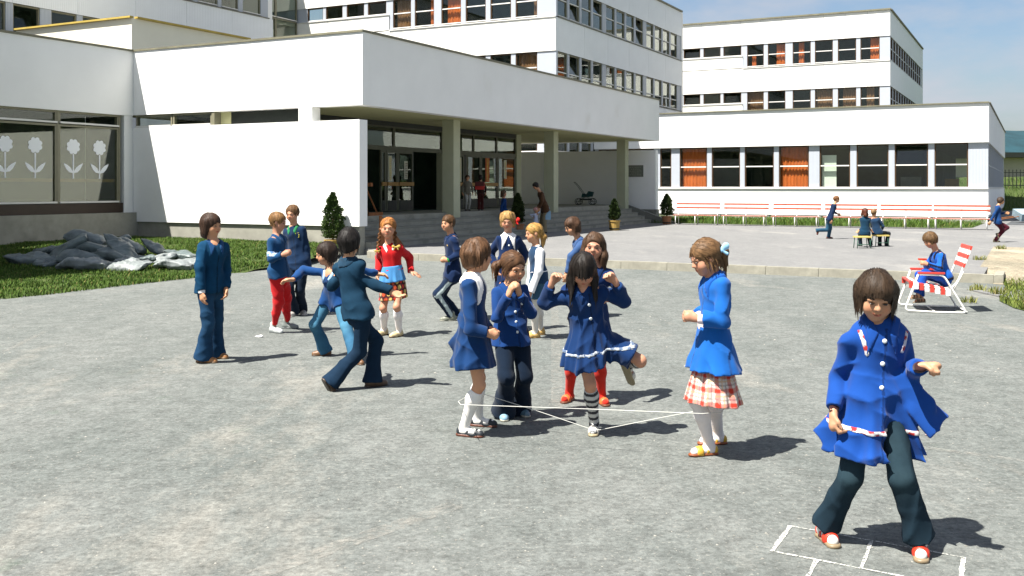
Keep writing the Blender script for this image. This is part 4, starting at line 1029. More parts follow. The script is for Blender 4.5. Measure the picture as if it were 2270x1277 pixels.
    # ---- trousers, tights, socks
    lk = lg['kind']; h2 = vox*1.05
    if lk == 'trousers':
        G = Field(lo, hi, h2); fl = lg.get('flare', 1.0); hem = lg.get('hem', 1.0); th = lg.get('thick', 1.0)
        G.cap(P+spine*.10*m, P-spine*.03*m, .105*m, .112*m, .05*m, (hf,1.22), (0,1))
        for i in (0,1):
            G.cap(HJ[i], KN[i], .071*m*th, .058*m*th, .04*m); en = KN[i]*(1-hem)+AN[i]*hem+nrm(AN[i]-KN[i])*(.030*m if hem >= 1 else 0)
            md = KN[i]*.5+en*.5; G.cap(KN[i], md, .057*m*th, (.052+.006*fl)*m*th, .02*m); G.cap(md, en+FT[i][0]*.012*m, (.052+.006*fl)*m*th, (.050+.024*fl)*m*th, .015*m, None, (1,0))
        G.noise(.0026*m, 34, seed, (1,1,.5)); G.wrinkle(.0058*m, 48, seed+5, (1,1,.6))
        base_c = np.array(lg['col']); fade = lg.get('fade', .0)
        def tc_(V):
            c = np.tile(base_c, (len(V),1))
            if fade:
                w = 0
                for i in (0,1): w = w+np.exp(-((np.linalg.norm(V-(KN[i]+hf*.05), axis=1)/.075)**2))+.7*np.exp(-((np.linalg.norm(V-(HJ[i]*.5+KN[i]*.5+hf*.06), axis=1)/.09)**2))
                c = c*(1+fade*np.clip(w,0,1)[:,None]*np.array((1.6,1.2,.8)))
            if lg.get('stripe') is not None:
                for i in (0,1):
                    for a_, b_ in ((HJ[i],KN[i]),(KN[i],AN[i])):
                        u = nrm(b_-a_); q = V-a_; t = q@u; q = q-t[:,None]*u; L = np.linalg.norm(b_-a_); sd_ = nrm(hl*sgn[i]-u*np.dot(hl,u)*sgn[i]); fw = np.cross(u, sd_)
                        k = (t > -.02)*(t < L+.04)*(q@sd_ > .02*m)*(np.abs(q@fw) < .022*m)*(np.linalg.norm(q,axis=1) < .11*m); c[k] = lg['stripe']
            return c
        part(G, 'trousers', M_DENIM if lg.get('denim') else M_CLOTH, e, base, tc_)
        if lg.get('sock') is not None:
            for i in (0,1):
                K = Field(AN[i]-.12*m, AN[i]+.12*m, h2); K.cap(AN[i]+(KN[i]-AN[i])*.22, AN[i], .036*m, .034*m, .01); part(K, 'sock', M_CLOTH, e, base, lg['sock'])
    else:
        for i in (0,1):
            if lk in ('tights','socks'):
                K = Field(np.minimum(HJ[i],AN[i])-.16*m, np.maximum(KN[i],HJ[i])+.16*m, vox*.9); back = nrm(-TO[i]); cm = KN[i]*.66+AN[i]*.34; o_ = .005*m
                if lk == 'tights': K.cap(HJ[i], KN[i], .064*m+o_, .044*m+o_, .04*m, None, (0,1)); top_ = KN[i]; K.ell(KN[i]-back*.012*m, np.array((.036,.036,.042))*m, None, .03*m)
                else: top_ = KN[i]*.86+AN[i]*.14
                K.cap(top_ if lk == 'socks' else KN[i], cm+back*.009*m, .040*m+o_, .044*m+o_, .02*m, None, (0 if lk == 'socks' else 1, 1)); K.cap(cm+back*.009*m, AN[i], .042*m+o_, .028*m+o_, .03*m)
                K.cap(AN[i], AN[i]-FT[i][1]*.03*m, .030*m, .030*m, .02*m); K.cap(AN[i]-FT[i][1]*.035*m-FT[i][0]*.02*m, AN[i]+FT[i][0]*.105*m-FT[i][1]*.043*m, .030*m, .0255*m, .02*m)
                cc = np.array(lg['sock'])
                def sc(V, i=i):
                    c = np.tile(cc, (len(V),1))
                    if lg.get('bands') is not None:
                        u = nrm(AN[i]-KN[i]); t = (V-KN[i])@u; c[np.sin(t*2*math.pi/.052) > .1] = lg['bands']
                    return c
                part(K, 'tights' if lk == 'tights' else 'sock', M_CLOTH, e, base, sc)
    # ---- shoes
    shs = dict(kind='shoe', col=(.05,.03,.02), sole=(.03,.025,.02)); shs.update(shoes or {})
    for i in (0,1):
        t, u, w = FT[i]; a = AN[i]; K = Field(a-.20*m, a+.20*m, min(h2, .0075)); sk_ = shs['kind']; col_ = np.array(shs.get('col2', shs['col']) if i and shs.get('col2') is not None else shs['col'])
        K.cap(a-t*.028*m-u*.038*m, a+t*.07*m-u*.047*m, .034*m, .034*m, .02*m); K.cap(a+t*.07*m-u*.047*m, a+t*.118*m-u*.050*m, .035*m, .028*m, .02*m)
        if sk_ in ('shoe','trainer','boot'): K.cap(a-t*.012*m+u*(.0 if sk_ == 'shoe' else .02)*m, a-t*.012*m-u*.03*m, .036*m, .037*m, .02*m)
        K.half(a-u*.068*m, -u, .25*m)
        sole_k = Field(a-.20*m, a+.20*m, min(h2, .0075)); sole_k.cap(a-t*.030*m-u*.066*m, a+t*.112*m-u*.066*m, .036*m, .035*m, .0); sole_k.half(a-u*.070*m, -u, .25*m); sole_k.half(a-u*.052*m, u, .25*m)
        if sk_ in ('sandal','strap'):
            X, Y, Z = np.meshgrid(*K.ax, indexing='ij'); q = np.stack([X-a[0],Y-a[1],Z-a[2]],-1)/m; tt, uu, ww = q@t, q@u, q@w
            if sk_ == 'sandal':
                band = np.minimum.reduce([np.abs(tt-.075)-.022, np.abs(tt-.012-.25*np.abs(ww))-.011, np.maximum(np.abs(tt+.045)-.02, uu+.01), np.maximum(np.abs(ww)-.009, np.abs(tt-.045)-.05)])
            else: band = np.minimum.reduce([np.maximum(np.abs(tt-.028)-.009, -1), uu+.040+np.maximum(.02-tt,0)*.0, tt-(-.015), -(tt-.088)])
            if sk_ == 'strap': band = np.minimum.reduce([np.abs(tt-.030)-.010, uu+.040, .085-tt, tt+.028])
            K.D = np.maximum(K.D, (band*m).astype(f32))
        part(K, 'sandal' if sk_ == 'sandal' else 'shoe', M_LEATHER, e, base, col_); part(sole_k, 'sole', M_LEATHER, e, base, shs['sole'])
    # ---- upper clothing
    for tp in (top if isinstance(top, list) else [top]) if top else []:
        tp = dict(dict(kind='jacket', col=(.005,.02,.10), hem=.16, sleeve=1.0, fl=0.0), **tp); G = Field(lo, hi, h2); o_ = tp.get('fat', 0.0)*m
        if tp['kind'] in ('jacket','vest','smock'):
            G.cap(N-spine*.088*m-tl*.068*m, N-spine*.088*m+tl*.068*m, .060*m+o_, .060*m+o_, .06*m, (tf,1.18))
            G.cap(N-spine*.008*m, N-spine*.09*m, .052*m+o_, .088*m+o_, .05*m, (tf,1.15))
            G.cap(N-spine*.11*m, P+spine*.06*m, .112*m+o_, .108*m+o_, .05*m, (tf,1.28))
            he = P-spine*tp['hem']*m; w1 = tp.get('w', .136)*m+o_
            if tp['kind'] == 'smock' or tp['fl']:
                G.skirt(P+spine*.14*m, he, (.112*m+o_, .086*m+o_), (w1+tp['fl']*m, w1*.8+tp['fl']*m), hl, hf, tp.get('n', 8), tp.get('amp', .07), seed*1.3, .05*m, tp.get('pw', 1.0))
            else:
                G.cap(P+spine*.08*m, he, .112*m+o_, w1, .04*m, (hf,1.18), (1,0))
                if tp['hem'] > .03 and lg['kind'] == 'trousers':
                    for i in (0,1): fr_ = (tp['hem']-.015)/.325; G.cap(HJ[i]+spine*.03*m, HJ[i]+(KN[i]-HJ[i])*fr_, .082*m, .086*m, .05*m, None, (1,0))
            if tp['kind'] != 'vest' and tp['sleeve'] > 0:
                for i in (0,1):
                    sl_ = tp['sleeve']; en = E[i]*(1-sl_)+Wj[i]*sl_ if sl_ <= 1 else Wj[i]+nrm(Wj[i]-E[i])*(sl_-1)
                    fs = tp.get('fs', 1.0); G.cap(S[i], E[i], .046*m*fs, .041*m*fs, .024*m); G.cap(E[i], en, .041*m*fs, tp.get('cuffr', .036)*m*fs, .02*m, None, (1,0))
            hx = Hc-N; G.cap(N+spine*.02*m, Hc, .046*m, .06*m, .01*m, None, op='cut')
            # overlapping front edge
            X, Y, Z = np.meshgrid(*G.ax, indexing='ij'); q = np.stack([X-N[0],Y-N[1],Z-N[2]],-1); xx = q@tl; yy = q@tf; zz = q@spine; del X, Y, Z
            if tp.get('front', True): G.D += ((yy > .02)*(np.abs(xx) < .05)*(zz < -.02)*(-.003*np.tanh((xx-.012*m)/.004))*np.exp(-(xx/.03)**2)).astype(f32)
            if tp.get('vneck'):
                v = np.abs(xx)-(.048*m+(zz-.02*m)*.42) ; G.D = np.maximum(G.D, -np.maximum(v, .0*yy-yy+.015).astype(f32)) if False else G.D
        if tp.get('fn'): tp['fn'](G, dict(P=P, N=N, S=S, E=E, W=Wj, tl=tl, tf=tf, sp=spine, hl=hl, hf=hf, m=m, H=HJ, K=KN, A=AN))
        G.noise(.0030*m*tp.get('crease',1), 26, seed+1, (1,1,.8)); G.wrinkle(.0062*m*tp.get('crease',1), 52, seed+2, (1,1,.75))
        for i in (0,1):
            pass
        cc = np.array(tp['col']); colf = tp.get('colf')
        def seams(V, c, hem_=tp['hem'], z0=tp):
            q = V-N; x, y, z = q@tl, q@tf, q@spine; k = (np.abs(x-.013*m) < .0048*m)&(y > .0)&(z < -.03*m); c[k] *= .45
            return c
        jk = part(G, tp.get('name', 'jacket'), M_DENIM if tp.get('denim') else M_CLOTH, e, base, (lambda V, cf=colf, c0=cc: cf(V, dict(P=P,N=N,tl=tl,tf=tf,sp=spine,hl=hl,hf=hf,m=m,S=S,E=E,W=Wj), np.tile(c0,(len(V),1)))) if colf else ((lambda V, c0=cc: seams(V, np.tile(c0,(len(V),1)))) if tp['kind'] in ('jacket','smock') and tp.get('front', True) and tp.get('name','jacket') not in ('sweater','jumper') else cc))
        # shells lying on the garment: bands, badges, pockets
        for bnd in tp.get('bands', []):
            X, Y, Z = np.meshgrid(*G.ax, indexing='ij'); q = np.stack([X-N[0],Y-N[1],Z-N[2]],-1)
            fn_ = bnd['fn'](q, dict(P=P-N, N=N*0, tl=tl, tf=tf, sp=spine, hl=hl, hf=hf, m=m, S=[x-N for x in S], E=[x-N for x in E], W=[x-N for x in Wj]))
            K = Field(lo, hi, h2); K.D = np.maximum(np.maximum(G.D-.0045, -(G.D+.008)), fn_.astype(f32)); part(K, bnd['name'], M_CLOTH, e, base, bnd['col'])
        if tp.get('collar') is not None:
            c = tp['collar']; big = c.get('big', 1.0); K = Field(lo, hi, h2); X, Y, Z = [x.astype(f32) for x in np.meshgrid(*K.ax, indexing='ij')]
            qx, qy, qz = X-N[0], Y-N[1], Z-N[2]; dot = lambda v: qx*f32(v[0])+qy*f32(v[1])+qz*f32(v[2])
            xx, yy, zz = dot(tl), dot(tf), dot(spine); rho = np.sqrt(xx*xx+(yy*1.1)**2); th = np.arctan2(xx, yy)
            Rc = (.070+.020*big)*m*(1+.10*np.cos(th*2)) + .020*m*big*np.clip(np.cos(th)-.6, 0, 1)*2
            dsh = np.maximum(np.maximum(G.D-.0085, -(G.D+.012)), np.maximum(rho-Rc, -(zz+np.where(yy > 0, .20, .055)*m)))
            stand = np.maximum(np.abs(rho-(.056-.10*np.clip(zz+.02,-.05,.05)*.3)*m)-.008, np.maximum(zz-.020*m*(1-.8*np.clip(np.cos(th),0,1)), -(zz+.06*m)))
            split = np.where(yy > 0, np.abs(xx)-(.004*m+np.clip(-(zz+.012*m), -.01, .2)*.42), 1.0)
            vcut = np.where((yy > 0)&(zz > -.10*m), np.abs(xx)-(.040*m+np.clip(zz+.01*m,-.09*m,.05)*.42), 1.0) if c.get('open', True) else 1.0
            K.D = np.maximum(np.minimum(dsh, stand), -np.minimum(split, vcut)).astype(f32); del X, Y, Z, qx, qy, qz
            part(K, 'collar', M_CLOTH, e, base, c['col'])
        if tp.get('buttons'):
            z0, z1, nb = tp['buttons']
            for zz_ in np.linspace(z0, z1, nb):
                p0 = N+spine*(zz_*m)+tf*.28+tl*.006*m; tt = np.linspace(0, .28, 60); ps = p0[None,:]-tf[None,:]*tt[:,None]; dv = G.sample(ps); ii = np.nonzero(dv < 0)[0]
                if len(ii):
                    pb = ps[ii[0]]; K = MB(); mm = Vector(tf).to_track_quat('Z','Y').to_matrix().to_4x4(); mm.translation = Vector(pb-base+tf*.003)
                    n0 = MB().lathe([(.0,-.002),(.010*m,-.002),(.0115*m,.001),(.010*m,.004),(.003*m,.0035)], 10); n0.v = [tuple(mm @ Vector(v)) for v in n0.v]
                    link('button', n0.me('button', M_BUTTON, True), e)
        if tp.get('cuff') is not None:
            for i in (0,1):
                if tp.get('cuffside') is not None and i not in tp['cuffside']: continue
                d = nrm(Wj[i]-E[i]); K = Field(Wj[i]-.09*m, Wj[i]+.09*m, h2); K.cap(Wj[i]-d*.06*m, Wj[i]+d*tp.get('cuffl', .004)*m, .033*m, .030*m, 0, None, (0,0)); part(K, 'cuff', M_CLOTH, e, base, tp['cuff'])
    # ---- hair
    if hair:
        hst = hair['style']; hh = Field(Hc-.30*hs, Hc+.24*hs, vox*.8); vol = hair.get('vol', 1.0); g = np.random.default_rng(seed)
        hh.ell(hd(0,-.016,.028), np.array((.070+.0115*vol,.086+.0115*vol,.076+.011*vol))*hs, RH, .01)
        if hst in ('bowl','mop','bob'):
            ln = hair.get('len', .06)
            for s_ in (-1,1): hh.cap(hd(s_*.056,-.012,.02), hd(s_*.062,-.014,-ln+.01), .026*hs*vol, .022*hs*vol, .03*hs)
            hh.cap(hd(0,-.066,.0), hd(0,-.060,-ln-.015), .045*hs, .036*hs, .03*hs); hh.cap(hd(-.04,-.05,.0), hd(-.042,-.045,-ln), .04*hs, .03*hs, .03*hs); hh.cap(hd(.04,-.05,.0), hd(.042,-.045,-ln), .04*hs, .03*hs, .03*hs)
        elif hst == 'short':
            hh.cap(hd(0,-.066,.0), hd(0,-.058,-.045), .036*hs, .020*hs, .03*hs)
            for s_ in (-1,1): hh.cap(hd(s_*.060,-.004,.02), hd(s_*.066,.0,-.022), .018*hs, .010*hs, .02*hs)
        elif hst in ('long',):
            ln = hair.get('len', .17)
            for s_ in (-1,1): hh.cap(hd(s_*.058,-.004,.02), hd(s_*.074,.012,-.075), .028*hs, .030*hs, .03*hs); hh.cap(hd(s_*.074,.012,-.07), Hc+(hl_*s_*.082+hf_*.012)*hs+np.array([0,0,-ln*hs]), .030*hs, .008*hs, .03*hs)
            hh.cap(hd(0,-.060,.0), hd(0,-.066,-.09), .054*hs, .050*hs, .03*hs); hh.cap(hd(0,-.06,-.09), Hc-hf_*.06*hs-np.array([0,0,ln*hs]), .05*hs, .035*hs, .03*hs)
        if hst in ('pulled',):
            hh.cap(hd(0,-.062,.0), hd(0,-.056,-.035), .034*hs, .022*hs, .03*hs)
        # face opening
        fz = hair.get('fringe', .034); 
        if fz is not None:
            hh.ell(hd(hair.get('part',0),.105,fz-.085), np.array((.059,.085,.085))*hs, RH, .012*hs, 'cut')
        if fz is None or hst == 'pulled':
            hh.ell(hd(0,.112,-.030), np.array((.068,.072,.090))*hs, RH, .012*hs, 'cut')
        for s_ in (-1,1):
            if hair.get('ears', hst in ('short','pulled')): hh.ell(hd(s_*.078,.006,-.014), np.array((.03,.026,.032))*hs, RH, .008, 'cut')
        hh.noise(.0030*hs*hair.get('mess',1), 55, seed, (1,1,.45)); hh.noise(.0014*hs*hair.get('mess',1), 150, seed+3, (1,1,.2))
        hcol = np.array(hair['col']); 
        def hcf(V):
            g2 = np.random.default_rng(5); t = np.sin(V@(hl_*95)+V@(hf_*60))*.5+.5; return hcol*(.75+.5*t)[:,None]
        ho = part(hh, 'hair', M_HAIR, e, base, hcf)
        fzz = (.072 if hst != 'pulled' else .078) if fz is None else fz-.004
        def infront(V):
            q = (V-Hc)/hs; x, y, z = q@hl_, q@hf_, q@hu_; return (y > .012)&(z < fzz-.35*np.maximum(np.abs(x)-.035,0)*3*(fz is None))&(np.abs(x) < .060)
        n_st = int(1.9*hair.get('n', 240 if vox > .007 else 420))
        strands(hh, lambda V: ((V-Hc)@hu_ > (-.10 if hst == 'long' else -.03)*hs), M_HAIR, e if ho is None else ho, base, n_st, seed+9, (hd(0,-.03,.10), hu_), None, hair.get('sl', .085)*hs, (.0030 if vox < .0096 else .0042)*hs, hcol*1.0, face=infront, flow=(-hf_*.8-hu_*.35) if hst == 'pulled' else None)
        for tl_ in hair.get('tails', []):
            K = Field(Hc-.42*hs, Hc+.30*hs, vox*.8); pts = [hd(*p) if len(p) == 3 else Hc+A3(p[:3])*hs for p in tl_['pts']]; rr = tl_['r']
            for j in range(len(pts)-1):
                if tl_.get('braid'):
                    a_, b_ = pts[j], pts[j+1]; nb = max(2, int(np.linalg.norm(b_-a_)/(.020*hs)))
                    for q_ in range(nb):
                        c0 = a_+(b_-a_)*(q_+.5)/nb; sd_ = hl_*(.006*hs)*(1 if q_%2 else -1); K.ell(c0+sd_, np.array((.0125,.0125,.015))*hs*rr[j]/.014, RH, .004*hs)
                else: K.cap(pts[j], pts[j+1], rr[j]*hs, rr[j+1]*hs, .01*hs)
            K.noise(.003*hs, 120, seed+4, (1,1,.3)); part(K, tl_.get('name','ponytail'), M_HAIR, e, base, hcol*tl_.get('tone',1.0))
            if not tl_.get('braid') and tl_.get('name','ponytail') == 'ponytail': strands(K, lambda V: V[:,2] > -9, M_HAIR, e.children[-1], base, 60, seed+19, (pts[0], hu_), None, .08*hs, .004*hs, hcol)
        for bw in hair.get('bows', []):
            c = hd(*bw['at']); K = Field(c-.09*hs, c+.09*hs, vox*.7); sz = bw.get('s', 1.0)*hs
            for s_ in (-1,1):
                d = nrm(hl_*bw.get('dir',(0,1,0))[0]+hf_*bw.get('dir',(0,1,0))[1]+hu_*bw.get('dir',(0,1,0))[2])*s_; K.cap(c, c+d*.034*sz+hu_*.008*sz, .008*sz, .020*sz, .004, (np.cross(d, hu_), 2.0)); K.cap(c+d*.006*sz, c+d*.028*sz-hu_*.03*sz, .006*sz, .009*sz, .004)
            K.ell(c, np.array((.010,.010,.010))*sz, None, .004); part(K, 'hair_bow', M_CLOTH, e, base, bw['col'])
    J = dict(P=P,N=N,S=S,E=E,W=Wj,H=HJ,K=KN,A=AN,tl=tl,tf=tf,sp=spine,m=m,hd=hd,e=e,base=base,hs=hs,hl_=hl_,hf_=hf_,hu_=hu_,FT=FT,lo=lo,hi=hi)
    if extra: extra(J)
    return J
# ------------------------------------------------------------------ benches
M_BRED = mat('faded_red_slat', (.34,.075,.04), .7, .25, 6)
M_TUBE = mat('white_tube', (.72,.71,.66), .45, .08, 9)
bench_b = [(-1.52,-3.38),(-3.54,-5.36),(-5.54,-7.40),(-7.54,-9.48),(-9.59,-11.41),(-11.46,-13.37)]
blab = ['bench with darkened red back boards, standing nearest the two potted conifers', 'second white and red bench counted from the potted conifers by the screen wall',
        'third white and red bench from the potted conifers, left of the running boy', 'white and red bench half hidden behind the two children seated on stools',
        'white and red bench just right of the children on stools', 'white and red bench at the corner end of the low wing']
for i, (b1, b0) in enumerate(bench_b):
    L = b1-b0; e = meta(empty('bench', B(19.55, b0, .15), RZB), blab[i], 'bench', 'benches lined up along the low wing')
    rr = random.Random(i)
    for k, (x, z, red) in enumerate(((.02,.40,1),(.13,.405,0),(.24,.405,1),(.35,.40,0))):
        MB().box(-.045,.045,0,L,-.014,.014).build('seat_slat', M_BRED if red else M_WHITE, e, (x, 0, z))
    for k, (x, z, red) in enumerate(((.43,.60,0),(.445,.70,1),(.46,.78,0),(.475,.86,1))):
        MB().box(-.012,.012,0,L,-.035,.035).build('back_slat', (M_BRED if red else M_WHITE), e, (x, 0, z))
    for y in (.10, L/2, L-.10):
        MB().tube([(.0,y,.0),(.0,y,.385)], .018).tube([(.0,y,.383),(.38,y,.383)], .016).build('front_leg', M_TUBE, e, smooth=True)
        MB().tube([(.42,y,0),(.38,y,.40),(.45,y,.62),(.49,y,.90)], .016).build('rear_leg', M_TUBE, e, smooth=True)
        MB().tube([(0,y,.03),(.42,y,.03)], .012).build('foot_rail', M_TUBE, e, smooth=True)
# ------------------------------------------------------------------ potted conifers
M_LEAF = mat('conifer_leaf', (0,0,0), .7, .15, 4, vcol=True, spec=.2); M_BARK = mat('bark', (.06,.04,.025), .9, .2, 8)
def conifer(p, H, rad, seed, label, potm, ph=.32, tone=1.0, tip=1.0):
    e = meta(empty('potted_conifer', p), label, 'potted tree', 'potted conifers beside the steps'); g = np.random.default_rng(seed)
    pot = MB().lathe([(.17,0),(.20,ph*.9),(.225,ph*.9),(.225,ph),(.19,ph),(.18,ph-.04)], 18).build('pot', potm, e)
    MB().lathe([(.188,.05),(.194,.05),(.194,.09),(.188,.09)], 18).build('hoop', M_DARKF, pot)
    MB().tube([(0,0,ph-.08),(.01,0,H*.6),(0,.01,H*.95)], [.03,.02,.006]).build('trunk', M_BARK, e)
    n = 5200; t = g.uniform(0,1,n)**.85; ang = g.uniform(0,6.283,n)
    prof = rad*np.interp(t, [0,.06,.3,.6,.85,1], [.55,.9,1.0,.78,.40,.04]); lump = 1+.20*np.sin(3*ang+9*t+seed)+.14*np.sin(5*ang-17*t+2*seed)+.12*np.sin(31*t+2*ang)
    r_ = prof*lump*np.sqrt(g.uniform(.25,1.08,n)); z = ph+.02+t*(H-ph)
    c = np.stack([r_*np.cos(ang), r_*np.sin(ang), z],1); L = g.uniform(.03,.075,n)
    d = np.stack([np.cos(ang)*.7, np.sin(ang)*.7, np.full(n,.85)],1)+g.normal(0,.35,(n,3)); d /= np.linalg.norm(d,axis=1,keepdims=True)
    s = np.cross(d, g.normal(0,1,(n,3))); s /= np.linalg.norm(s,axis=1,keepdims=True); w = (L*.28)[:,None]
    V = np.stack([c-s*w, c+d*L[:,None]*.5-s*w*.0+s*w*1.2, c+d*L[:,None], c+d*L[:,None]*.45-s*w*1.3],1).reshape(-1,3)
    tt = g.uniform(0,1,(n,1)); col = (np.array((.020,.045,.012))*(1-tt)+np.array((.075,.115,.028))*tt)*tone
    link('crown', mesh_np('crown', V, np.arange(n*4).reshape(n,4), M_LEAF, False, np.repeat(col,4,0)), e); return e
M_TUB = mat('ochre_wood_tub', (.34,.22,.06), .8, .25, 5, stretch=(6,6,1)); M_TERRA = mat('terracotta_pot', (.30,.14,.07), .85, .2, 5)
p_ = gpt(738,558,.10); conifer(p_, 1.42, .23, 3, 'tall green conifer in a tub against the sunlit plinth of the entrance', M_TUB, .30)
p_ = gpt(1362,511,.15); conifer(p_, 1.08, .17, 5, 'narrow dark conifer in ochre tub standing at the right end of the steps', M_TUB, .36, .55)
p_ = gpt(1478,497,.15); conifer(p_, 1.22, .24, 7, 'bushy dark conifer in terracotta pot beside the first bench', M_TERRA, .34, .6)
p_ = gpt(1148,519,.15); conifer(p_, 1.30, .19, 9, 'dark conifer before the steps, behind the curly haired girl', M_TERRA, .34, .5)
# ------------------------------------------------------------------ sacks
M_SACK = mat('shaded_plastic_sack', (.095,.120,.118), .45, .45, 4, .12, 30, spec=.35, spots=((.06,.075,.075), 3.2, .58, .6)); M_SACKL = mat('sunlit_plastic_sack', (.17,.19,.188), .5, .3, 5, .12, 30, spec=.35, spots=((.09,.10,.10), 4, .60, .7))  # one grey plastic; shade and sun are put into the two tones
def sack_mesh(seed, flat, m):
    g = np.random.default_rng(seed); L, Wd, Hh = .40, .22, flat
    K = Field((-.54,-.36,-.30), (.54,.36,.32), .019)
    X, Y, Z = np.meshgrid(*K.ax, indexing='ij'); fx, fy = np.clip(np.abs(X/(L+.05)),0,1.3), np.clip(np.abs(Y/(Wd+.05)),0,1.3)
    sag = .05*np.sin(5*X+seed)*np.cos(4*Y+seed*2)+.10*(fx**3)*np.sin(seed+2*np.sign(X))*.6+.06*(fy**3)*np.sin(seed*2+np.sign(Y)*1.5)
    th = .012+Hh*np.sqrt(np.clip(1-fx**3,0,1))*np.sqrt(np.clip(1-fy**3,0,1))*(1+.25*np.sin(6*X+seed*3)*np.sin(7*Y+seed))
    K.D = np.maximum((np.abs(Z-sag)-th)*.6, np.maximum(np.abs(X)-(L+.05)*(1+.05*np.sin(9*Y+seed)), np.abs(Y)-(Wd+.05)*(1+.06*np.sin(8*X+seed)))*.8).astype(f32)
    K.noise(.014, 12, seed); K.wrinkle(.011, 22, seed+2); K.wrinkle(.006, 48, seed+4)
    V, Q = K.nets(); return mesh_np('sack', V, Q, m, True)
SM = [sack_mesh(s, fl, M_SACK) for s, fl in ((1,.135),(2,.115),(3,.145),(4,.10))]; SL = [sack_mesh(s, fl, M_SACKL) for s, fl in ((5,.11),(6,.10),(7,.12))]
sacks = [(72,577,20.9,0,3,8,0,1.1,'dark sack lying outermost at the window end of the pile'),(113,580,20.7,0,1,70,-10,.75,'small folded dark sack between the outermost sack and the pile'),
 (152,552,21.1,0,0,28,-38,1.0,'dark sack leaning steeply against the left side of the pile'),(196,531,21.6,0,2,-4,4,.95,'dark sack crowning the very top of the pile'),
 (196,551,21.2,0,0,3,3,1.0,'plump dark sack second from the top, below the crowning one'),(190,576,20.8,0,2,6,0,1.08,'plump dark sack at the bottom centre of the pile'),
 (258,570,20.9,0,0,-12,14,.95,'dark sack sloping down beside the plump bottom one'),(268,552,21.1,0,3,-38,30,.95,'limp dark sack draped down the right flank of the pile'),
 (262,533,21.9,0,1,18,-14,.62,'small dark sack with a raised corner behind the pile top'),(288,546,21.6,0,2,-10,12,.75,'round dark sack propped on the right shoulder of the pile'),
 (287,581,20.6,1,2,-15,8,.70,'small pale sack resting at the right foot of the pile'),(188,597,20.2,1,0,-3,-2,1.15,'long flat pale sack lying on the grass before the pile'),
 (284,599,20.1,1,1,-10,3,.95,'pale flat sack with a lifted corner, right of the long flat one'),(316,574,20.9,0,1,12,0,.62,'small dark sack half sunk between pale ones'),
 (342,549,21.8,0,3,-26,24,.66,'dark sack standing on its corner apart from the pile'),(366,571,21.0,1,2,55,-12,.55,'crumpled pale sack with a twisted neck'),
 (388,598,20.2,1,0,-5,2,.88,'pale sack lying flat by the legs of the boy in blue'),(404,584,20.6,1,1,3,0,.70,'thin pale sack on top of the one by the boy in blue'),
 (402,566,21.3,0,3,-8,6,.72,'flat dark sack at the far end toward the sunlit wall'),(122,554,21.6,0,1,4,-6,.85,'dark sack behind the leaning one, against the plinth side')]
for (u, v, Y, li, mi, rz, ty, sc, lab) in sacks:
    o = link('sack', (SL if li else SM)[mi % (3 if li else 4)]); o.location = ray(u, v, Y); o.rotation_euler = (R(rz*.2), R(ty), R(rz)); o.scale = (sc, sc*.95, sc)
    zg = float(bank_z(o.location.x, o.location.y)); o.location.z = max(o.location.z, zg+.05)
    meta(o, lab, 'sack', 'plastic sacks dumped on the lawn')
# ------------------------------------------------------------------ garden chair
M_REDP = mat('red_plastic_slat', (.46,.05,.035), .4, .12, 5); M_WHP = mat('white_plastic_slat', (.78,.76,.72), .4, .05, 5)
CH_O = gpt(2081, 694); ch = meta(empty('garden_chair', (CH_O.x+.03, CH_O.y+.34, 0), R(-14)), 'folding garden chair with red and white slats and white tube frame', 'chair'); ch.scale = (1,1,.95)
hw = .36                                                    # local: x to the photo's right, the sitter faces -x
def rnd(pts, r=.07, n=4):
    out = []
    for i, p in enumerate(pts):
        p = Vector(p)
        if 0 < i < len(pts)-1:
            a, b = Vector(pts[i-1]), Vector(pts[i+1]); d1, d2 = (a-p).normalized(), (b-p).normalized(); k = min(r, (a-p).length*.4, (b-p).length*.4)
            for j in range(n+1):
                t = j/n; q0, q1 = p+d1*k, p+d2*k; out.append(q0*(1-t)**2+p*2*t*(1-t)+q1*t*t)
        else: out.append(p)
    return out
for s_ in (-1, 1):
    y = s_*hw
    MB().tube(rnd([(-.21,y,.545),(-.38,y,.03),(.0,y,.015),(.40,y,.015),(.11,y,.54),(-.21,y,.545)], .06)[:-1], .0135, 8).tube([(.11,y,.54),(-.20,y,.545)], .0135, 8).build('side_frame', M_TUBE, ch, smooth=True)
    MB().box(-.215,.125,y-.022,y+.022,.556,.582).build('armrest', M_REDP, ch)
    MB().tube(rnd([(-.30,y*.86,.42),(.19,y*.86,.315),(.30,y*.86,.46),(.46,y*.86,.93)], .05), .012, 8).build('seat_rail', M_TUBE, ch, smooth=True)
    MB().tube([(.24,y*.93,.32),(.36,y*.93,.60)], .010, 8).build('stay', M_TUBE, ch, smooth=True)
MB().tube([(0,-hw,.02),(0,hw,.02)], .009, 8).build('cross_bar', M_TUBE, ch, smooth=True); MB().tube([(.40,-hw,.03),(.40,hw,.03)], .010, 8).build('cross_bar', M_TUBE, ch, smooth=True)
for i in range(8):
    t = i/7; x, z = -.30+.47*t, .435-.10*t; MB().box(-.027,.027,-hw*.97,hw*.97,-.010,.010).box(-.0268,.0268,-hw*.97-.016,-hw*.97-.0005,-.085,.009).box(-.0268,.0268,hw*.97+.0005,hw*.97+.016,-.085,.009).build('seat_slat', M_REDP if i%2 == 0 else M_WHP, ch, (x,0,z))
for i in range(5):
    t = i/4; x, z = .375+.085*t, .68+.25*t; o = MB().box(-.012,.012,-hw*.92,hw*.92,-.028,.028).build('back_slat', M_REDP if i%2 == 0 else M_WHP, ch, (x,0,z)); o.rotation_euler = (0,R(18),0)
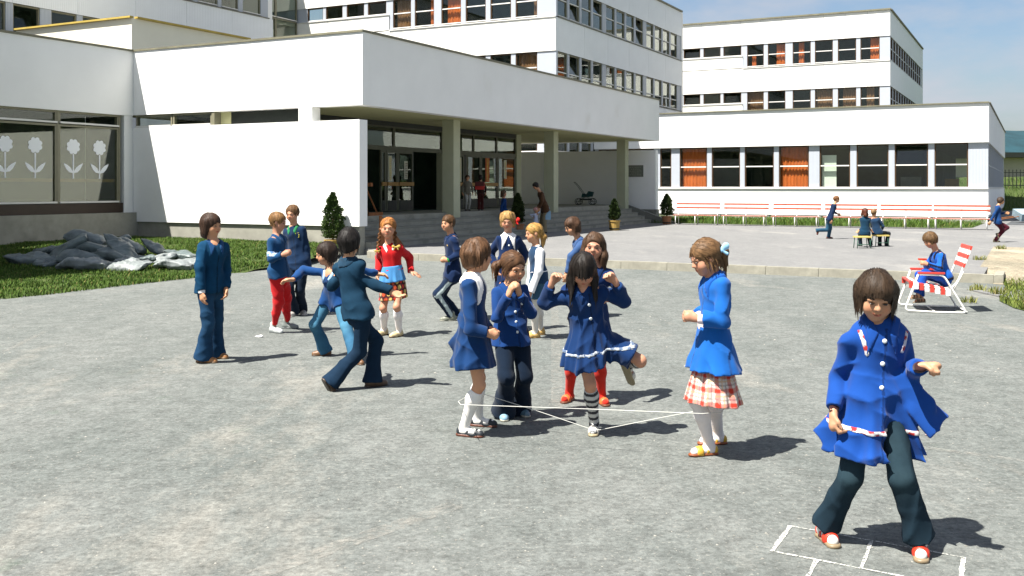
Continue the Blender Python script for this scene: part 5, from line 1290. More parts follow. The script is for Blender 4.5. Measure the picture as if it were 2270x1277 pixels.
# ------------------------------------------------------------------ stools, pram, boards, litter, rope, chalk
M_GREEN = mat('green_steel', (.03,.09,.06), .5, .2, 6); M_YEL = mat('yellow_seat', (.50,.40,.12), .6, .1, 5)
def stool(p, lab, cross=False):
    e = meta(empty('stool', p), lab, 'stool'); MB().box(-.19,.19,-.15,.15,.27,.305).build('seat', M_YEL, e)
    for x in (-.15,.15):
        for y in (-.12,.12): MB().tube([(x,y,.27),(x*1.15,y*1.1,0)], .011).build('leg', M_GREEN, e, smooth=True)
    MB().tube([(-.16,-.125,.1),(.16,-.125,.1)], .008).build('stretcher', M_GREEN, e, smooth=True)
stool(gpt(1916,551,.15)+Vector((0,.15,0)), 'low yellow topped stool with green legs under the child with reddish hair')
stool(gpt(1956,547,.15)+Vector((0,.15,0)), 'low green legged stool under the fair haired child in dark trousers')
M_TEAL = mat('teal_cloth', (.012,.055,.055), .8, .2, 4)
pr = meta(empty('pram', B(20.9,3.05,FZ), RZB-math.pi/2+.25), 'small teal folding pram parked on the porch by the screen wall', 'pram')
for x in (-.26,.36):
    for y in (-.2,.2):
        MB().tube([(x+.14*math.cos(t), y, .14+.14*math.sin(t)) for t in np.linspace(0,6.283,16,endpoint=False)], .014, 6, True).tube([(x-.13,y,.14),(x+.13,y,.14)], .005,5).tube([(x,y,.01),(x,y,.27)], .005,5).build('wheel', M_DARKF, pr, smooth=True)
for y in (-.2,.2): MB().tube(rnd([(.36,y,.14),(-.05,y,.5),(-.30,y,.85),(-.45,y,1.0)],.1), .010, 6).tube([(-.26,y,.14),(.22,y,.50)], .010, 6).build('frame_tube', M_DARKF, pr, smooth=True)
MB().tube([(-.45,-.2,1.0),(-.45,.2,1.0)], .013, 6).build('handle', M_DARKF, pr)
MB().prism([(-.12,.32),(.34,.36),(.40,.56),(.18,.60),(.10,.46),(-.08,.50)], -.19, .19).build('seat', M_TEAL, pr).rotation_euler = (R(90),0,0)
MB().box(-.2,.3,-.17,.17,.2,.26).build('basket', M_DARKF, pr)
M_BRN = mat('raw_timber', (.22,.085,.03), .8, .3, 5)
bd = meta(empty('trestle', B(2.1,1.62,FZ), RZB), 'brown timber trestle leaning at the left end of the porch', 'trestle')
MB().tube([(-.1,-.35,.02),(.0,-.05,1.02)], .024, 4).build('leg', M_BRN, bd); MB().tube([(-.1,.35,.02),(.0,.05,1.02)], .024, 4).build('leg', M_BRN, bd); MB().tube([(.45,-.28,.02),(.03,-.05,1.0)], .024, 4).build('leg', M_BRN, bd); MB().box(-.05,.05,-.4,.4,.80,.9).build('cross_board', M_BRN, bd); MB().box(-.15,.5,-.42,-.36,.0,.09).build('cross_board', M_BRN, bd)
wb = MB().prism([(0,0),(.95,0),(.06,.82),(0,.82)], 0, .04).build('timber_panel', M_BRN); wb.location = B(.62,-.06,.155); wb.rotation_euler = (R(90),0,RZB-.12)
meta(wb, 'brown triangular timber panel leaning beside the lowest step', 'board')
K = Field((-.05,-.05,-.02),(.05,.05,.03),.006); K.ell((0,0,.008),(.045,.03,.012),None,.01).ell((.02,.01,.016),(.022,.018,.010),None,.01); K.noise(.006,60,3); V, Q = K.nets()
o = link('paper_scrap', mesh_np('paper_scrap', V, Q, M_WHITE)); o.location = gpt(573,748); meta(o, 'crumpled scrap of white paper on the asphalt near red trousers', 'litter')
rp_ = [ray(1021,897,6.60), ray(1310,907,6.42), ray(1558,917,6.12), ray(1597,914,6.17), ray(1608,905,6.42), ray(1588,903,6.55), ray(1470,925,6.68), ray(1330,953,6.80), ray(1306,950,6.82), ray(1200,914,6.92), ray(1070,873,7.06), ray(1045,874,7.08), ray(1016,890,6.82)]
def cat_(pts, n=6):
    out = []; k = len(pts)
    for i in range(k):
        a, b, c, d = pts[i-1], pts[i], pts[(i+1)%k], pts[(i+2)%k]
        L = (c-b).length
        for j in range(n):
            t = j/n; out.append(b.lerp(c, t) if L > .4 else .5*((2*b)+(c-a)*t*.25*4*.5+(2*a-5*b+4*c-d)*t*t*0)+(c-b)*t*.0 if False else b.lerp(c, t))
    return out
o = MB().tube(cat_(rp_), .0024, 6, True).build('skipping_elastic', mat('white_elastic', (.52,.52,.48), .7, .06, 9), smooth=True); meta(o, 'white elastic cord stretched round the legs of the girls playing', 'elastic')
M_CHALK = mat('chalk', (.60,.60,.55), .95, .10, 30)
t_ = M_CHALK.node_tree; pb_ = t_.nodes['Principled BSDF']; nz = t_.nodes.new('ShaderNodeTexNoise'); nz.inputs['Scale'].default_value = 90; nz.inputs['Detail'].default_value = 4
tcc = t_.nodes.new('ShaderNodeTexCoord'); t_.links.new(tcc.outputs['Object'], nz.inputs['Vector']); mrr = t_.nodes.new('ShaderNodeMapRange'); mrr.inputs['From Min'].default_value = .38; mrr.inputs['From Max'].default_value = .58
t_.links.new(nz.outputs['Fac'], mrr.inputs['Value']); t_.links.new(mrr.outputs['Result'], pb_.inputs['Alpha'])
hp = [((1752,1167),(2136,1237),.006),((1752,1167),(1711,1223),.013),((1711,1223),(1993,1278),.009),((2136,1237),(2128,1302),.014),((1932,1201),(1910,1261),.010),((1811,1244),(1775,1308),.012),((1993,1278),(2128,1303),.009),((1775,1308),(2000,1352),.008),((1993,1278),(1975,1346),.012)]
mb = MB(); rr = random.Random(2)
for (u0,v0),(u1,v1),w in hp:
    a, b = gpt(u0,v0), gpt(u1,v1); n = max(4, int((b-a).length/.05)); d = (b-a).normalized(); s = Vector((-d.y,d.x,0)); n0 = len(mb.v)
    for i in range(n+1):
        p = a.lerp(b, i/n)+s*rr.uniform(-.002,.002); ww = w*.78*rr.uniform(.65,1.25); mb.v += [tuple(p-s*ww+Vector((0,0,.004))), tuple(p+s*ww+Vector((0,0,.004)))]
    for i in range(n): mb.f.append((n0+2*i, n0+2*i+2, n0+2*i+3, n0+2*i+1)); mb.m.append(0)
o = mb.build('chalk_lines', M_CHALK); o['kind'] = 'structure'
o = meta(MB().box(-.09,.09,-.05,.05,0,.28).tube([(-.06,0,.28),(-.04,0,.42),(.04,0,.42),(.06,0,.28)], .008, 6).build('shopping_bag', mat('pale_blue_bag', (.22,.36,.48), .6, .1, 6)), 'pale blue carrier bag held by the woman in brown', 'bag'); o.location = ray(1215,487,33.55)
# lost things by the far corner
wbw = meta(empty('wheelbarrow', (21.9,43.6,.18), R(20)), 'overturned pale wheelbarrow with blue tray on the sand beyond the low wing', 'wheelbarrow')
MB().prism([(-.4,0),(.35,0),(.5,.34),(-.5,.34)], -.28, .28).build('tray', mat('blue_tray', (.25,.33,.38), .6, .15, 5), wbw, (.5,0,.15)).rotation_euler = (R(115),0,0)
for y in (-.2,.2): MB().tube([(-1.1,y,.12),(.1,y*.8,.25),(.9,0,.12)], .02, 6).build('handle', M_BRN, wbw)
MB().tube([(1.0+.17*math.cos(t),0,.17+.17*math.sin(t)) for t in np.linspace(0,6.283,16,endpoint=False)], .03, 6, True).build('wheel', M_DARKF, wbw)
# ------------------------------------------------------------------ the people
def ak(u, v, H, z=0.0): return gpt(u, v, z)+Vector((0,0,.070*H/1.4))
def V3(*a): return np.array(a, float)
BRT, NAVY, MID = (.004,.036,.215), (.0035,.014,.050), (.005,.034,.115)
def zband(z0, hw, also=None):
    """a level band round the garment at height z0 below the neck"""
    return lambda q, J: np.maximum(np.abs(q@J['sp']+z0)-hw, also(q, J) if also else -1)
def strip(p0, p1, hw):
    def fn(q, J):
        a = J['tl']*p0[0]+J['tf']*p0[1]+J['sp']*p0[2]; b = J['tl']*p1[0]+J['tf']*p1[1]+J['sp']*p1[2]; a, b = a*J['m'], b*J['m']
        u = b-a; L = np.linalg.norm(u); u = u/L; w = np.cross(u, J['tf']); t = (q-a)@u; return np.maximum(np.maximum(np.abs((q-a)@w)-hw*J['m'], np.maximum(-t, t-L)), -(q@J['tf'])+.0)
    return fn
def folk(c1, c2, f=120, d=(0,0,1)):
    def fn(V): t = np.sin(V@np.array(d, float)*f)*np.sin(V[:,0]*f*.9+1); return np.where((t > .25)[:,None], np.array(c2), np.array(c1))
    return fn
def armband(i, t0, t1):
    def fn(q, J):
        a, b = J['S'][i], J['E'][i]; u = (b-a); L = np.linalg.norm(u); u = u/L; t = ((q-a)@u)/L; r = (q-a)-((q-a)@u)[...,None]*u
        return np.maximum(np.maximum(t0-t, t-t1)*L, np.linalg.norm(r, axis=-1)-.075*J['m'])
    return fn
def under(V, J, c, col, cut=.018):
    return c

# --- girl playing hopscotch, nearest the camera
def coat_fn(G, J):
    P, tl, tf, sp, m, hl, hf = J['P'], J['tl'], J['tf'], J['sp'], J['m'], J['hl'], J['hf']
    G.cap(P+hl*.055*m+hf*.15*m+sp*.10*m, P+hl*.125*m+hf*.15*m-sp*.24*m, .030*m, .095*m, .02*m, None, op='cut')
    a = P+hl*.09*m+hf*.05*m+sp*.12*m; b = A3(ray(2040,905,4.62)); c = A3(ray(2082,948,4.60))
    G.cap(a, b, .055*m, .070*m, .03*m, (hf,2.6)); G.cap(b, c, .066*m, .085*m, .02*m, (V3(.3,-.8,.35),3.2), (1,0))
    e_ = A3(ray(1835,975,4.78)); G.cap(P-hl*.09*m-sp*.02*m, e_, .07*m, .075*m, .05*m, (hf,1.6), (1,0))
def girl_near():
    H = 1.40; Y = 4.72
    person('girl in bright blue folk trimmed smock hopping on the chalk squares in red sandals', (1.66,Y,0), H, ray(1936,893,Y), ray(1950,716,Y-.03), ray(1942,657,Y-.09), -11, 19, 3, yaw=-7, hipyaw=-8,
      sh=(A3(ray(1884,757,Y-.02)), A3(ray(1998,748,Y))), wr=(ray(1848,912,Y-.06), ray(2038,812,Y-.26)), el=(ray(1858,838,Y+.05), ray(2016,832,Y-.02)),
      ank=(ak(1828,1194,H), ak(2040,1226,H)), toe=(yawv(4), yawv(-20)), hands=('curl','fist'), hn=(None, V3(-.2,-.3,-1)), hands_dir=(V3(-.1,-.2,-1), V3(.95,-.30,.06)), kpole=(V3(.15,-1,0),V3(-.5,-1,0)),
      hair=dict(style='bowl', col=(.030,.018,.010), fringe=.030, len=.022, vol=1.45, n=800, sl=.085), smile=True, hs=1.03, vox=.0062,
      legs=dict(kind='trousers', col=(.009,.021,.032), flare=1.0, denim=True, fade=.7, hem=.97), shoes=dict(kind='sandal', col=(.50,.030,.012), sole=(.20,.15,.09)), seed=3,
      extra=near_extra,
      top=[dict(kind='jacket', name='jumper', col=(.030,.010,.010), hem=-.1, fat=-.012, fs=.80, cuffr=.030, sleeve=1.02, front=False, collar=dict(col=(.015,.008,.008), big=.6)),
           dict(kind='smock', name='smock', col=(.005,.046,.225), hem=.235, fl=.075, w=.140, amp=.12, n=9, fat=.006, fn=coat_fn, sleeve=.90, fs=.98, cuffr=.040, crease=1.5, buttons=(-.085,-.30,3), collar=dict(col=(.005,.046,.225), big=1.5),
            bands=[dict(name='trim', col=folk((.55,.55,.55),(.40,.03,.03)), fn=zband(.50*1, .011, lambda q, J: np.maximum(np.abs(q@J['tl'])-.21, .02-np.linalg.norm(q-J['W'][0],axis=-1)*0-.05))), dict(name='trim', col=folk((.55,.55,.55),(.40,.03,.03)), fn=strip((-.100,.0,-.05),(-.060,.0,-.165),.010)), dict(name='trim', col=folk((.45,.45,.5),(.3,.03,.03)), fn=strip((.115,.0,-.04),(.090,.0,-.14),.009))])])
def near_extra(J):
    for i in (0,1):                                         # white socks inside the sandals
        a = J['A'][i]; t, u, w = J['FT'][i]; m = J['m']; K = Field(a-.2*m, a+.2*m, .0062); K.cap(J['K'][i]*.25+a*.75, a-u*.01*m, .034*m, .031*m, .02*m); K.cap(a-u*.036*m-t*.022*m, a+t*.104*m-u*.045*m, .031*m, .026*m, .02*m)
        part(K, 'sock', M_CLOTH, J['e'], J['base'], (.62,.60,.56))
girl_near()

# --- girl hopping over the elastic
def hop_fn(G, J):
    m = J['m']; G.cap(J['H'][1]+J['hf']*.01, J['H'][1]*.18+J['K'][1]*.82, .095*m, .118*m, .06*m, (V3(.3,-.2,1),1.35), (1,0))
H = 1.40; Y = 6.86
person('black haired girl in blue dress hopping on one leg in striped knee socks', gpt(1318,962), H, ray(1306,740,Y), ray(1297,640,Y-.10), ray(1293,598,Y-.17), 2, 40, 0, yaw=4, hipyaw=12,
  wr=(ray(1222,632,Y-.12), ray(1366,628,Y-.12)), el=(ray(1204,672,Y-.02), ray(1384,668,Y-.02)), ank=(ak(1317,958,H), ray(1398,806,Y+.26)), toe=(yawv(-8), V3(.35,.35,-.85)), kpole=(None, V3(.30,-1,.1)),
  hands=('curl','curl'), hands_dir=(V3(.35,-.1,.9), V3(-.55,-.1,.8)), hn=(V3(.6,-.7,-.2), V3(-.5,-.7,-.3)), hair=dict(style='long', col=(.012,.009,.007), fringe=.012, len=.20, vol=1.15, n=420, sl=.14), hs=1.0, vox=.0075,
  legs=dict(kind='socks', sock=(.46,.46,.44), bands=(.030,.030,.035)), shoes=dict(kind='sandal', col=(.55,.52,.45), sole=(.30,.25,.15)), seed=7,
  top=dict(kind='smock', name='dress', col=(.0035,.023,.088), hem=.165, fl=.045, amp=.13, n=11, fn=hop_fn, sleeve=.92, fs=1.08, crease=1.4, buttons=(-.10,-.2,2), collar=dict(col=(.0035,.023,.088), big=1.0),
   bands=[dict(name='trim', col=folk((.34,.37,.40),(.10,.14,.22)), fn=zband(.42, .010))]))
# --- girl in red tights behind her
H = 1.37; Y = 7.95
person('long haired girl in red tights and sandals standing behind the hopping girl', gpt(1300,893), H, ray(1310,714,Y), ray(1322,594,Y), ray(1317,547,Y-.02), -10, 0, 3, yaw=-12,
  wr=(ray(1268,668,Y-.1), ray(1346,662,Y-.24)), el=(None, ray(1374,650,Y-.06)), ank=(ak(1262,888,H), ak(1334,894,H)), toe=(yawv(-25), yawv(12)), hands=('relaxed','curl'), hair=dict(style='long', col=(.060,.033,.018), fringe=None, len=.17, vol=1.0, n=300), vox=.008, hs=1.05,
  legs=dict(kind='tights', sock=(.48,.022,.012)), shoes=dict(kind='sandal', col=(.55,.12,.03), sole=(.12,.04,.02)), seed=11,
  top=dict(kind='smock', name='smock', col=(.0035,.020,.085), hem=.07, fl=.02, sleeve=.95, cuff=(.50,.02,.015), collar=dict(col=(.0035,.018,.07)), buttons=(-.1,-.3,3)))
# --- girl with hands at her mouth
H = 1.32; Y = 7.35
person('girl in blue jacket and wide dark trousers holding both hands to her mouth', gpt(1132,925), H, ray(1134,738,Y), ray(1129,636,Y), ray(1139,592,Y-.06), 34, 14, -8, yaw=22, hipyaw=12,
  wr=(ray(1127,655,Y-.24), ray(1151,652,Y-.22)), el=(ray(1101,704,Y-.14), ray(1178,694,Y-.10)), ank=(ak(1116,926,H), ak(1152,918,H)), toe=(yawv(5), yawv(28)), hands=('curl','curl'), hands_dir=(V3(.35,-.1,.9), V3(-.25,-.1,.95)), hn=(V3(.7,.5,0),V3(-.7,.5,0)),
  hair=dict(style='pulled', col=(.085,.042,.020), fringe=None, n=300, tails=[dict(pts=[(-.060,-.075,.02),(-.088,-.098,-.01),(-.080,-.105,-.065)], r=[.022,.034,.014])]), vox=.0078, hs=1.04,
  legs=dict(kind='trousers', col=(.0035,.011,.026), flare=1.9, hem=1.0, thick=1.08), shoes=dict(kind='trainer', col=(.20,.34,.45), col2=(.10,.17,.22), sole=(.40,.38,.30)), seed=13,
  top=dict(kind='jacket', col=(.004,.032,.132), hem=.095, w=.155, fl=.012, amp=.05, sleeve=.98, fs=1.05, crease=1.3, buttons=(-.13,-.36,4), collar=dict(col=(.004,.032,.132), big=1.4)))
# --- girl with the wide white collar
def swing_fn(G, J):
    m = J['m']; P = J['P']; G.cap(P-J['hf']*.06*m-J['sp']*.02*m, A3(ray(1004,772,6.86)), .07*m, .055*m, .06*m, (V3(0,1,.2),2.2), (1,0))
H = 1.37; Y = 6.80
person('short haired girl in blue smock with wide white collar and white knee socks', gpt(1045,965), H, ray(1050,744,Y), ray(1047,616,Y), ray(1060,566,Y+.02), 112, 4, 0, yaw=78,
  wr=(ray(1078,738,Y-.14), ray(1086,730,Y+.03)), el=(ray(1044,728,Y-.17), None), ank=(ak(1030,966,H), ak(1060,944,H)), toe=(yawv(68), yawv(75)), hands=('curl','curl'),
  hair=dict(style='bob', col=(.080,.040,.019), fringe=.04, len=.045, vol=1.25, mess=2.0, n=420, sl=.06), vox=.0075, hs=1.04, legs=dict(kind='socks', sock=(.72,.70,.66)), shoes=dict(kind='strap', col=(.020,.024,.028), sole=(.10,.035,.02)), seed=17,
  top=dict(kind='smock', name='smock', col=(.0035,.028,.100), hem=.215, fl=.045, amp=.07, n=8, fn=swing_fn, sleeve=.97, fs=1.12, crease=1.2, collar=dict(col=(.74,.72,.70), big=2.6, open=False)))
# --- girl in the plaid skirt
def plaid_fn(G, J):
    m = J['m']; P = J['P']; G.skirt(P+J['sp']*.02*m, P-J['sp']*.335*m, (.105*m,.085*m), (.205*m,.175*m), J['hl'], J['hf'], 10, .075, .4, .01)
def plaid(V, J, c):
    x = (V-J['P'])@J['hl']; y = (V-J['P'])@J['hf']; z = (V-J['P'])@J['sp']; th = np.arctan2(y, x)*.16
    a = np.mod(th, .085)/.085; b = np.mod(z+.01, .085)/.085
    r1 = (a > .30)&(a < .62); r2 = (b > .30)&(b < .62); l1 = (a > .80)&(a < .88); l2 = (b > .80)&(b < .88); o1 = (a > .06)&(a < .14); o2 = (b > .06)&(b < .14)
    red, wh, dk, oc = np.array((.42,.035,.02)), np.array((.56,.50,.44)), np.array((.05,.03,.05)), np.array((.50,.25,.08))
    c[:] = wh; c[r1 ^ r2] = wh*.35+red*.65; c[r1 & r2] = red; c[l1|l2] = c[l1|l2]*.45+dk*.55; c[o1|o2] = c[o1|o2]*.4+oc*.6; return c
H = 1.38; Y = 6.30
person('girl in light blue jacket and red plaid skirt with blue bow in her hair', gpt(1578,1000), H, ray(1580,775,Y), ray(1587,614,Y), ray(1563,571,Y-.02), -79, 20, 0, yaw=-78,
  wr=(ray(1543,704,Y+.08), ray(1548,707,Y-.12)), el=(None, ray(1602,712,Y-.15)), ank=(ak(1592,984,H), ak(1572,1008,H)), toe=(yawv(-80), yawv(-72)), hands=('curl','curl'), hands_dir=(V3(-1,-.1,.10), V3(-1,.15,.22)),
  hair=dict(style='pulled', col=(.125,.068,.030), fringe=.03, n=420, sl=.09, tails=[dict(pts=[(.0,-.085,.02),(.0,-.115,-.01),(.0,-.105,-.085)], r=[.026,.036,.016])], bows=[dict(at=(.055,-.085,.015), col=(.30,.55,.75), s=1.15, dir=(.15,-1,.15))]), vox=.0075, hs=1.05,
  legs=dict(kind='tights', sock=(.68,.63,.62)), shoes=dict(kind='sandal', col=(.50,.30,.03), sole=(.20,.06,.02)), seed=19,
  top=[dict(kind='skirt', name='plaid_skirt', fn=plaid_fn, col=(.5,.1,.1), colf=plaid, crease=.4),
       dict(kind='jacket', col=(.006,.088,.330), hem=.130, w=.150, fl=.058, amp=.05, sleeve=.80, fs=1.12, cuffr=.046, crease=1.4, cuff=(.66,.56,.56), collar=dict(col=(.006,.070,.30), big=1.4)),
       dict(kind='jacket', name='blouse', col=(.62,.52,.50), hem=-.2, fat=-.010, sleeve=.3, front=False, collar=dict(col=(.66,.56,.55), big=.9))])
# --- boy on the left
H = 1.46; Y = 9.68
person('dark haired boy in blue jacket and flared jeans watching from beside the lawn', gpt(464,802), H, ray(467,632,Y), ray(474,539,Y), ray(469,499,Y), 64, 4, 0, yaw=42, hipyaw=55,
  wr=(ray(447,646,Y-.20), ray(501,640,Y+.02)), el=(ray(443,594,Y-.17), None), ank=(ak(449,804,H), ak(477,794,H)), toe=(yawv(82), yawv(70)), hands=('relaxed','relaxed'), smile=True,
  hair=dict(style='mop', col=(.038,.020,.012), fringe=.036, len=.085, vol=1.3, n=320), vox=.0085, hs=1.04, legs=dict(kind='trousers', col=(.010,.038,.085), flare=1.7, denim=True, fade=.3, thick=1.02), shoes=dict(kind='shoe', col=(.30,.14,.05), sole=(.14,.09,.05)), seed=23,
  top=[dict(kind='jacket', col=(.004,.036,.082), hem=.055, w=.135, sleeve=.97, fs=1.12, denim=True, cuff=(.65,.65,.65), cuffside=(0,), cuffl=.02, buttons=(-.12,-.32,0), collar=dict(col=(.006,.042,.12), big=1.3))])
# --- fair boy in red trousers
H = 1.44; Y = 11.6
person('fair boy in blue jacket with pale armband and red tracksuit trousers', gpt(620,735), H, ray(618,602,Y), ray(614,526,Y), ray(617,492,Y), 84, 12, 0, yaw=68,
  wr=(ray(626,565,Y-.16), ray(630,563,Y+.06)), el=(ray(601,574,Y-.14), None), ank=(ak(607,737,H), ak(636,728,H)), toe=(yawv(55), yawv(80)), hands=('curl','curl'),
  hair=dict(style='short', col=(.17,.090,.034), fringe=.05, n=200, sl=.05), vox=.0095, hs=1.02, legs=dict(kind='trousers', col=(.46,.009,.012), flare=-.9, hem=.93, thick=1.06), shoes=dict(kind='trainer', col=(.40,.42,.41), col2=(.16,.18,.17), sole=(.10,.11,.11)), seed=29,
  top=dict(kind='jacket', col=(.005,.042,.115), hem=.055, sleeve=.95, fs=1.08, collar=dict(col=(.005,.042,.115)), bands=[dict(name='armband', col=folk((.48,.58,.70),(.15,.28,.55), 90), fn=armband(0,.60,.90))]))
# --- tall boy with the badge
H = 1.49; Y = 13.2
def digit5(q, J):
    x = (q@J['tl'])/J['m']-.070; z = (q@J['sp'])/J['m']+.115; y = q@J['tf']
    a = np.abs(x); d = np.minimum.reduce([np.maximum(a-.024, np.abs(z-.026)-.006), np.maximum(np.abs(x+.018)-.006, np.abs(z-.012)-.018), np.maximum(a-.022, np.abs(z-.002)-.006), np.maximum(np.abs(x-.018)-.006, np.abs(z+.012)-.018), np.maximum(a-.024, np.abs(z+.028)-.006)])
    return np.maximum(d*J['m'], -y)
person('smiling boy in navy jacket with yellow badge standing behind the fair boy', gpt(662,700), H, ray(662,580,Y), ray(652,505,Y), ray(648,474,Y-.02), -16, 8, 0, yaw=-14,
  wr=(ray(636,588,Y-.05), ray(683,588,Y)), ank=(ak(653,700,H), ak(669,697,H)), toe=(yawv(-15), yawv(30)), smile=True, hair=dict(style='short', col=(.10,.052,.022), fringe=.048, n=160, sl=.05, mess=1.6), vox=.010, hs=1.02,
  legs=dict(kind='trousers', col=(.0035,.010,.022), flare=.8), shoes=dict(kind='trainer', col=(.32,.30,.27), sole=(.45,.43,.38)), seed=31,
  top=dict(kind='jacket', col=(.0035,.018,.052), hem=.10, w=.14, sleeve=.97, fs=1.1, buttons=(-.12,-.3,0), collar=dict(col=(.018,.15,.055), big=1.1), bands=[dict(name='badge', col=(.42,.38,.07), fn=digit5)]))
# --- laughing boy with his arms out
H = 1.34; Y = 10.0
person('laughing boy in blue jacket and pale jeans with both arms stretched out', gpt(750,795), H, ray(742,657,Y+.02), ray(734,603,Y-.10), ray(722,562,Y-.08), -70, 10, 6, yaw=-32, hipyaw=-40,
  wr=(ray(650,620,Y-.18), ray(836,608,Y+.02)), ank=(ak(722,788,H), ak(788,806,H)), toe=(yawv(-75), yawv(40)), hands=('relaxed','relaxed'), hands_dir=(V3(-1,-.1,-.05), V3(1,0,-.05)), hn=(V3(0,-.4,-1), V3(0,-.4,-1)), smile=True,
  hair=dict(style='mop', col=(.022,.013,.009), fringe=.034, len=.05, vol=1.2, n=260), vox=.0088, hs=1.06, legs=dict(kind='trousers', col=(.030,.100,.175), flare=1.3, denim=True, fade=.6), shoes=dict(kind='shoe', col=(.14,.07,.03), sole=(.08,.05,.03)), seed=37,
  top=dict(kind='jacket', col=(.005,.040,.140), hem=.12, sleeve=.97, fs=1.08, crease=1.3, collar=dict(col=(.30,.45,.62), big=1.1)))
# --- boy seen from behind
H = 1.40; Y = 8.42
person('boy seen from behind in dark blue jacket striding toward the red sweater', gpt(790,862), H, ray(792,690,Y), ray(772,580,Y), ray(776,536,Y), 160, 6, 3, yaw=158, hipyaw=140,
  wr=(ray(745,622,Y+.30), ray(866,646,Y-.04)), sh=None, el=(ray(736,632,Y+.10), None), ank=(ray(736,843,8.36), ak(824,857,H)), toe=(V3(.35,.25,-.75), yawv(120)), kpole=(V3(.8,.4,0), V3(.8,.5,0)), hands=('relaxed','relaxed'), hands_dir=(None, V3(.85,-.1,-.5)),
  hair=dict(style='bowl', col=(.010,.008,.007), fringe=.03, len=.05, vol=1.1, n=320), vox=.0082, hs=1.04, legs=dict(kind='trousers', col=(.006,.019,.040), flare=1.5, denim=True, fade=.2), shoes=dict(kind='shoe', col=(.10,.062,.035), sole=(.05,.035,.025)), seed=41,
  top=dict(kind='jacket', col=(.007,.030,.058), hem=.05, w=.14, sleeve=1.0, fs=1.12, crease=1.7, denim=True, collar=dict(col=(.007,.030,.058), big=1.2)))
# --- girl in the red sweater
def swe_fn(G, J): pass
def shirt_fn(G, J): m = J['m']; G.skirt(J['P']+J['sp']*.15*m, J['P']-J['sp']*.03*m, (.112*m,.092*m), (.158*m,.125*m), J['hl'], J['hf'], 11, .07, .3, .01)
def dots_fn(G, J): m = J['m']; G.skirt(J['P']+J['sp']*.06*m, J['P']-J['sp']*.235*m, (.122*m,.10*m), (.165*m,.14*m), J['hl'], J['hf'], 8, .05, 1.1, .01)
def dots(V, J, c):
    z = (V-J['P'])@J['sp']; th = np.arctan2((V-J['P'])@J['hf'], (V-J['P'])@J['hl'])*.155; i = np.floor(z/.062); x = np.mod(th+.031*np.mod(i,2), .062)-.031; zz = np.mod(z, .062)-.031
    r_ = np.hypot(x, zz); k = np.mod(np.floor((th+.031*np.mod(i,2))/.062)*3+i*5, 4); pal = np.array([(.48,.36,.10),(.45,.03,.02),(.36,.26,.12),(.40,.06,.02)])
    c[:] = (.045,.008,.010); w = r_ < .023; c[w] = pal[k[w].astype(int)]; return c
H = 1.38; Y = 11.38
person('red haired girl in red sweater with long braids and yellow ribbons', gpt(866,745), H, ray(873,617,Y), ray(864,545,Y-.02), ray(860,506,Y-.05), 4, 0, 4, yaw=4,
  wr=(ray(838,604,Y+.06), ray(911,602,Y+.02)), wpole=(V3(-.15,1,0),V3(.25,1,0)), ank=(ak(851,743,H), ak(884,746,H)), toe=(yawv(-40), yawv(-38)), hands=('relaxed','open'), hands_dir=(None, V3(.85,-.15,-.40)), hn=(None, V3(-.2,.3,-1)),
  hair=dict(style='pulled', col=(.26,.105,.028), fringe=None, n=200, sl=.06, tails=[dict(name='braid', braid=True, pts=[(-.074,-.02,-.01),(-.082,.0,-.10),(-.088,.03,-.225)], r=[.016,.015,.013], tone=.35), dict(name='braid', braid=True, pts=[(.074,-.02,-.01),(.082,.0,-.10),(.088,.035,-.175)], r=[.016,.015,.013], tone=.35)],
    bows=[dict(at=(-.090,.035,-.24), col=(.50,.33,.08), s=.62, dir=(1,0,.2)), dict(at=(.098,.045,-.185), col=(.50,.33,.08), s=.85, dir=(1,0,.1))]), vox=.0085, hs=1.10,
  legs=dict(kind='socks', sock=(.70,.65,.64)), shoes=dict(kind='shoe', col=(.50,.40,.22), sole=(.08,.05,.03)), seed=43,
  top=[dict(kind='skirt', name='spotted_skirt', fn=dots_fn, col=(.05,.01,.01), colf=dots, crease=.4), dict(kind='skirt', name='blouse_tail', fn=shirt_fn, col=(.055,.20,.42), crease=.5),
       dict(kind='jacket', name='sweater', col=(.46,.010,.012), hem=-.105, w=.120, sleeve=1.0, fs=1.12, crease=1.2, collar=dict(col=(.62,.58,.54), big=.9))])
# --- boy in the striped tracksuit trousers
H = 1.42; Y = 12.7
person('boy in navy jacket and tracksuit trousers with white side stripes jogging', gpt(1006,709), H, ray(1004,606,Y), ray(1001,524,Y), ray(993,495,Y-.02), -42, 0, 0, yaw=-70,
  wr=(ray(988,572,Y+.12), ray(993,577,Y-.16)), el=(None, ray(1016,563,Y-.12)), ank=(ak(1016,706,H), ak(1000,711,H)), toe=(yawv(-80), yawv(-75)), kpole=(V3(-1,0,0), V3(-1,-.1,0)), hands=('fist','fist'), hands_dir=(None, V3(-1,-.1,.05)), smile=True,
  hair=dict(style='short', col=(.075,.038,.016), fringe=.036, n=180, sl=.05), vox=.0095, hs=.98, legs=dict(kind='trousers', col=(.0035,.013,.036), flare=-.2, stripe=(.42,.50,.50)), shoes=dict(kind='trainer', col=(.16,.17,.13), sole=(.22,.22,.18)), seed=47,
  top=dict(kind='jacket', col=(.0032,.014,.052), hem=.09, sleeve=.97, fs=1.05, cuff=(.03,.22,.05), cuffside=(1,), cuffl=.01, collar=dict(col=(.0032,.014,.052)), bands=[dict(name='badge', col=(.36,.24,.08), fn=strip((.05,.0,-.12),(.075,.0,-.135),.012))]))
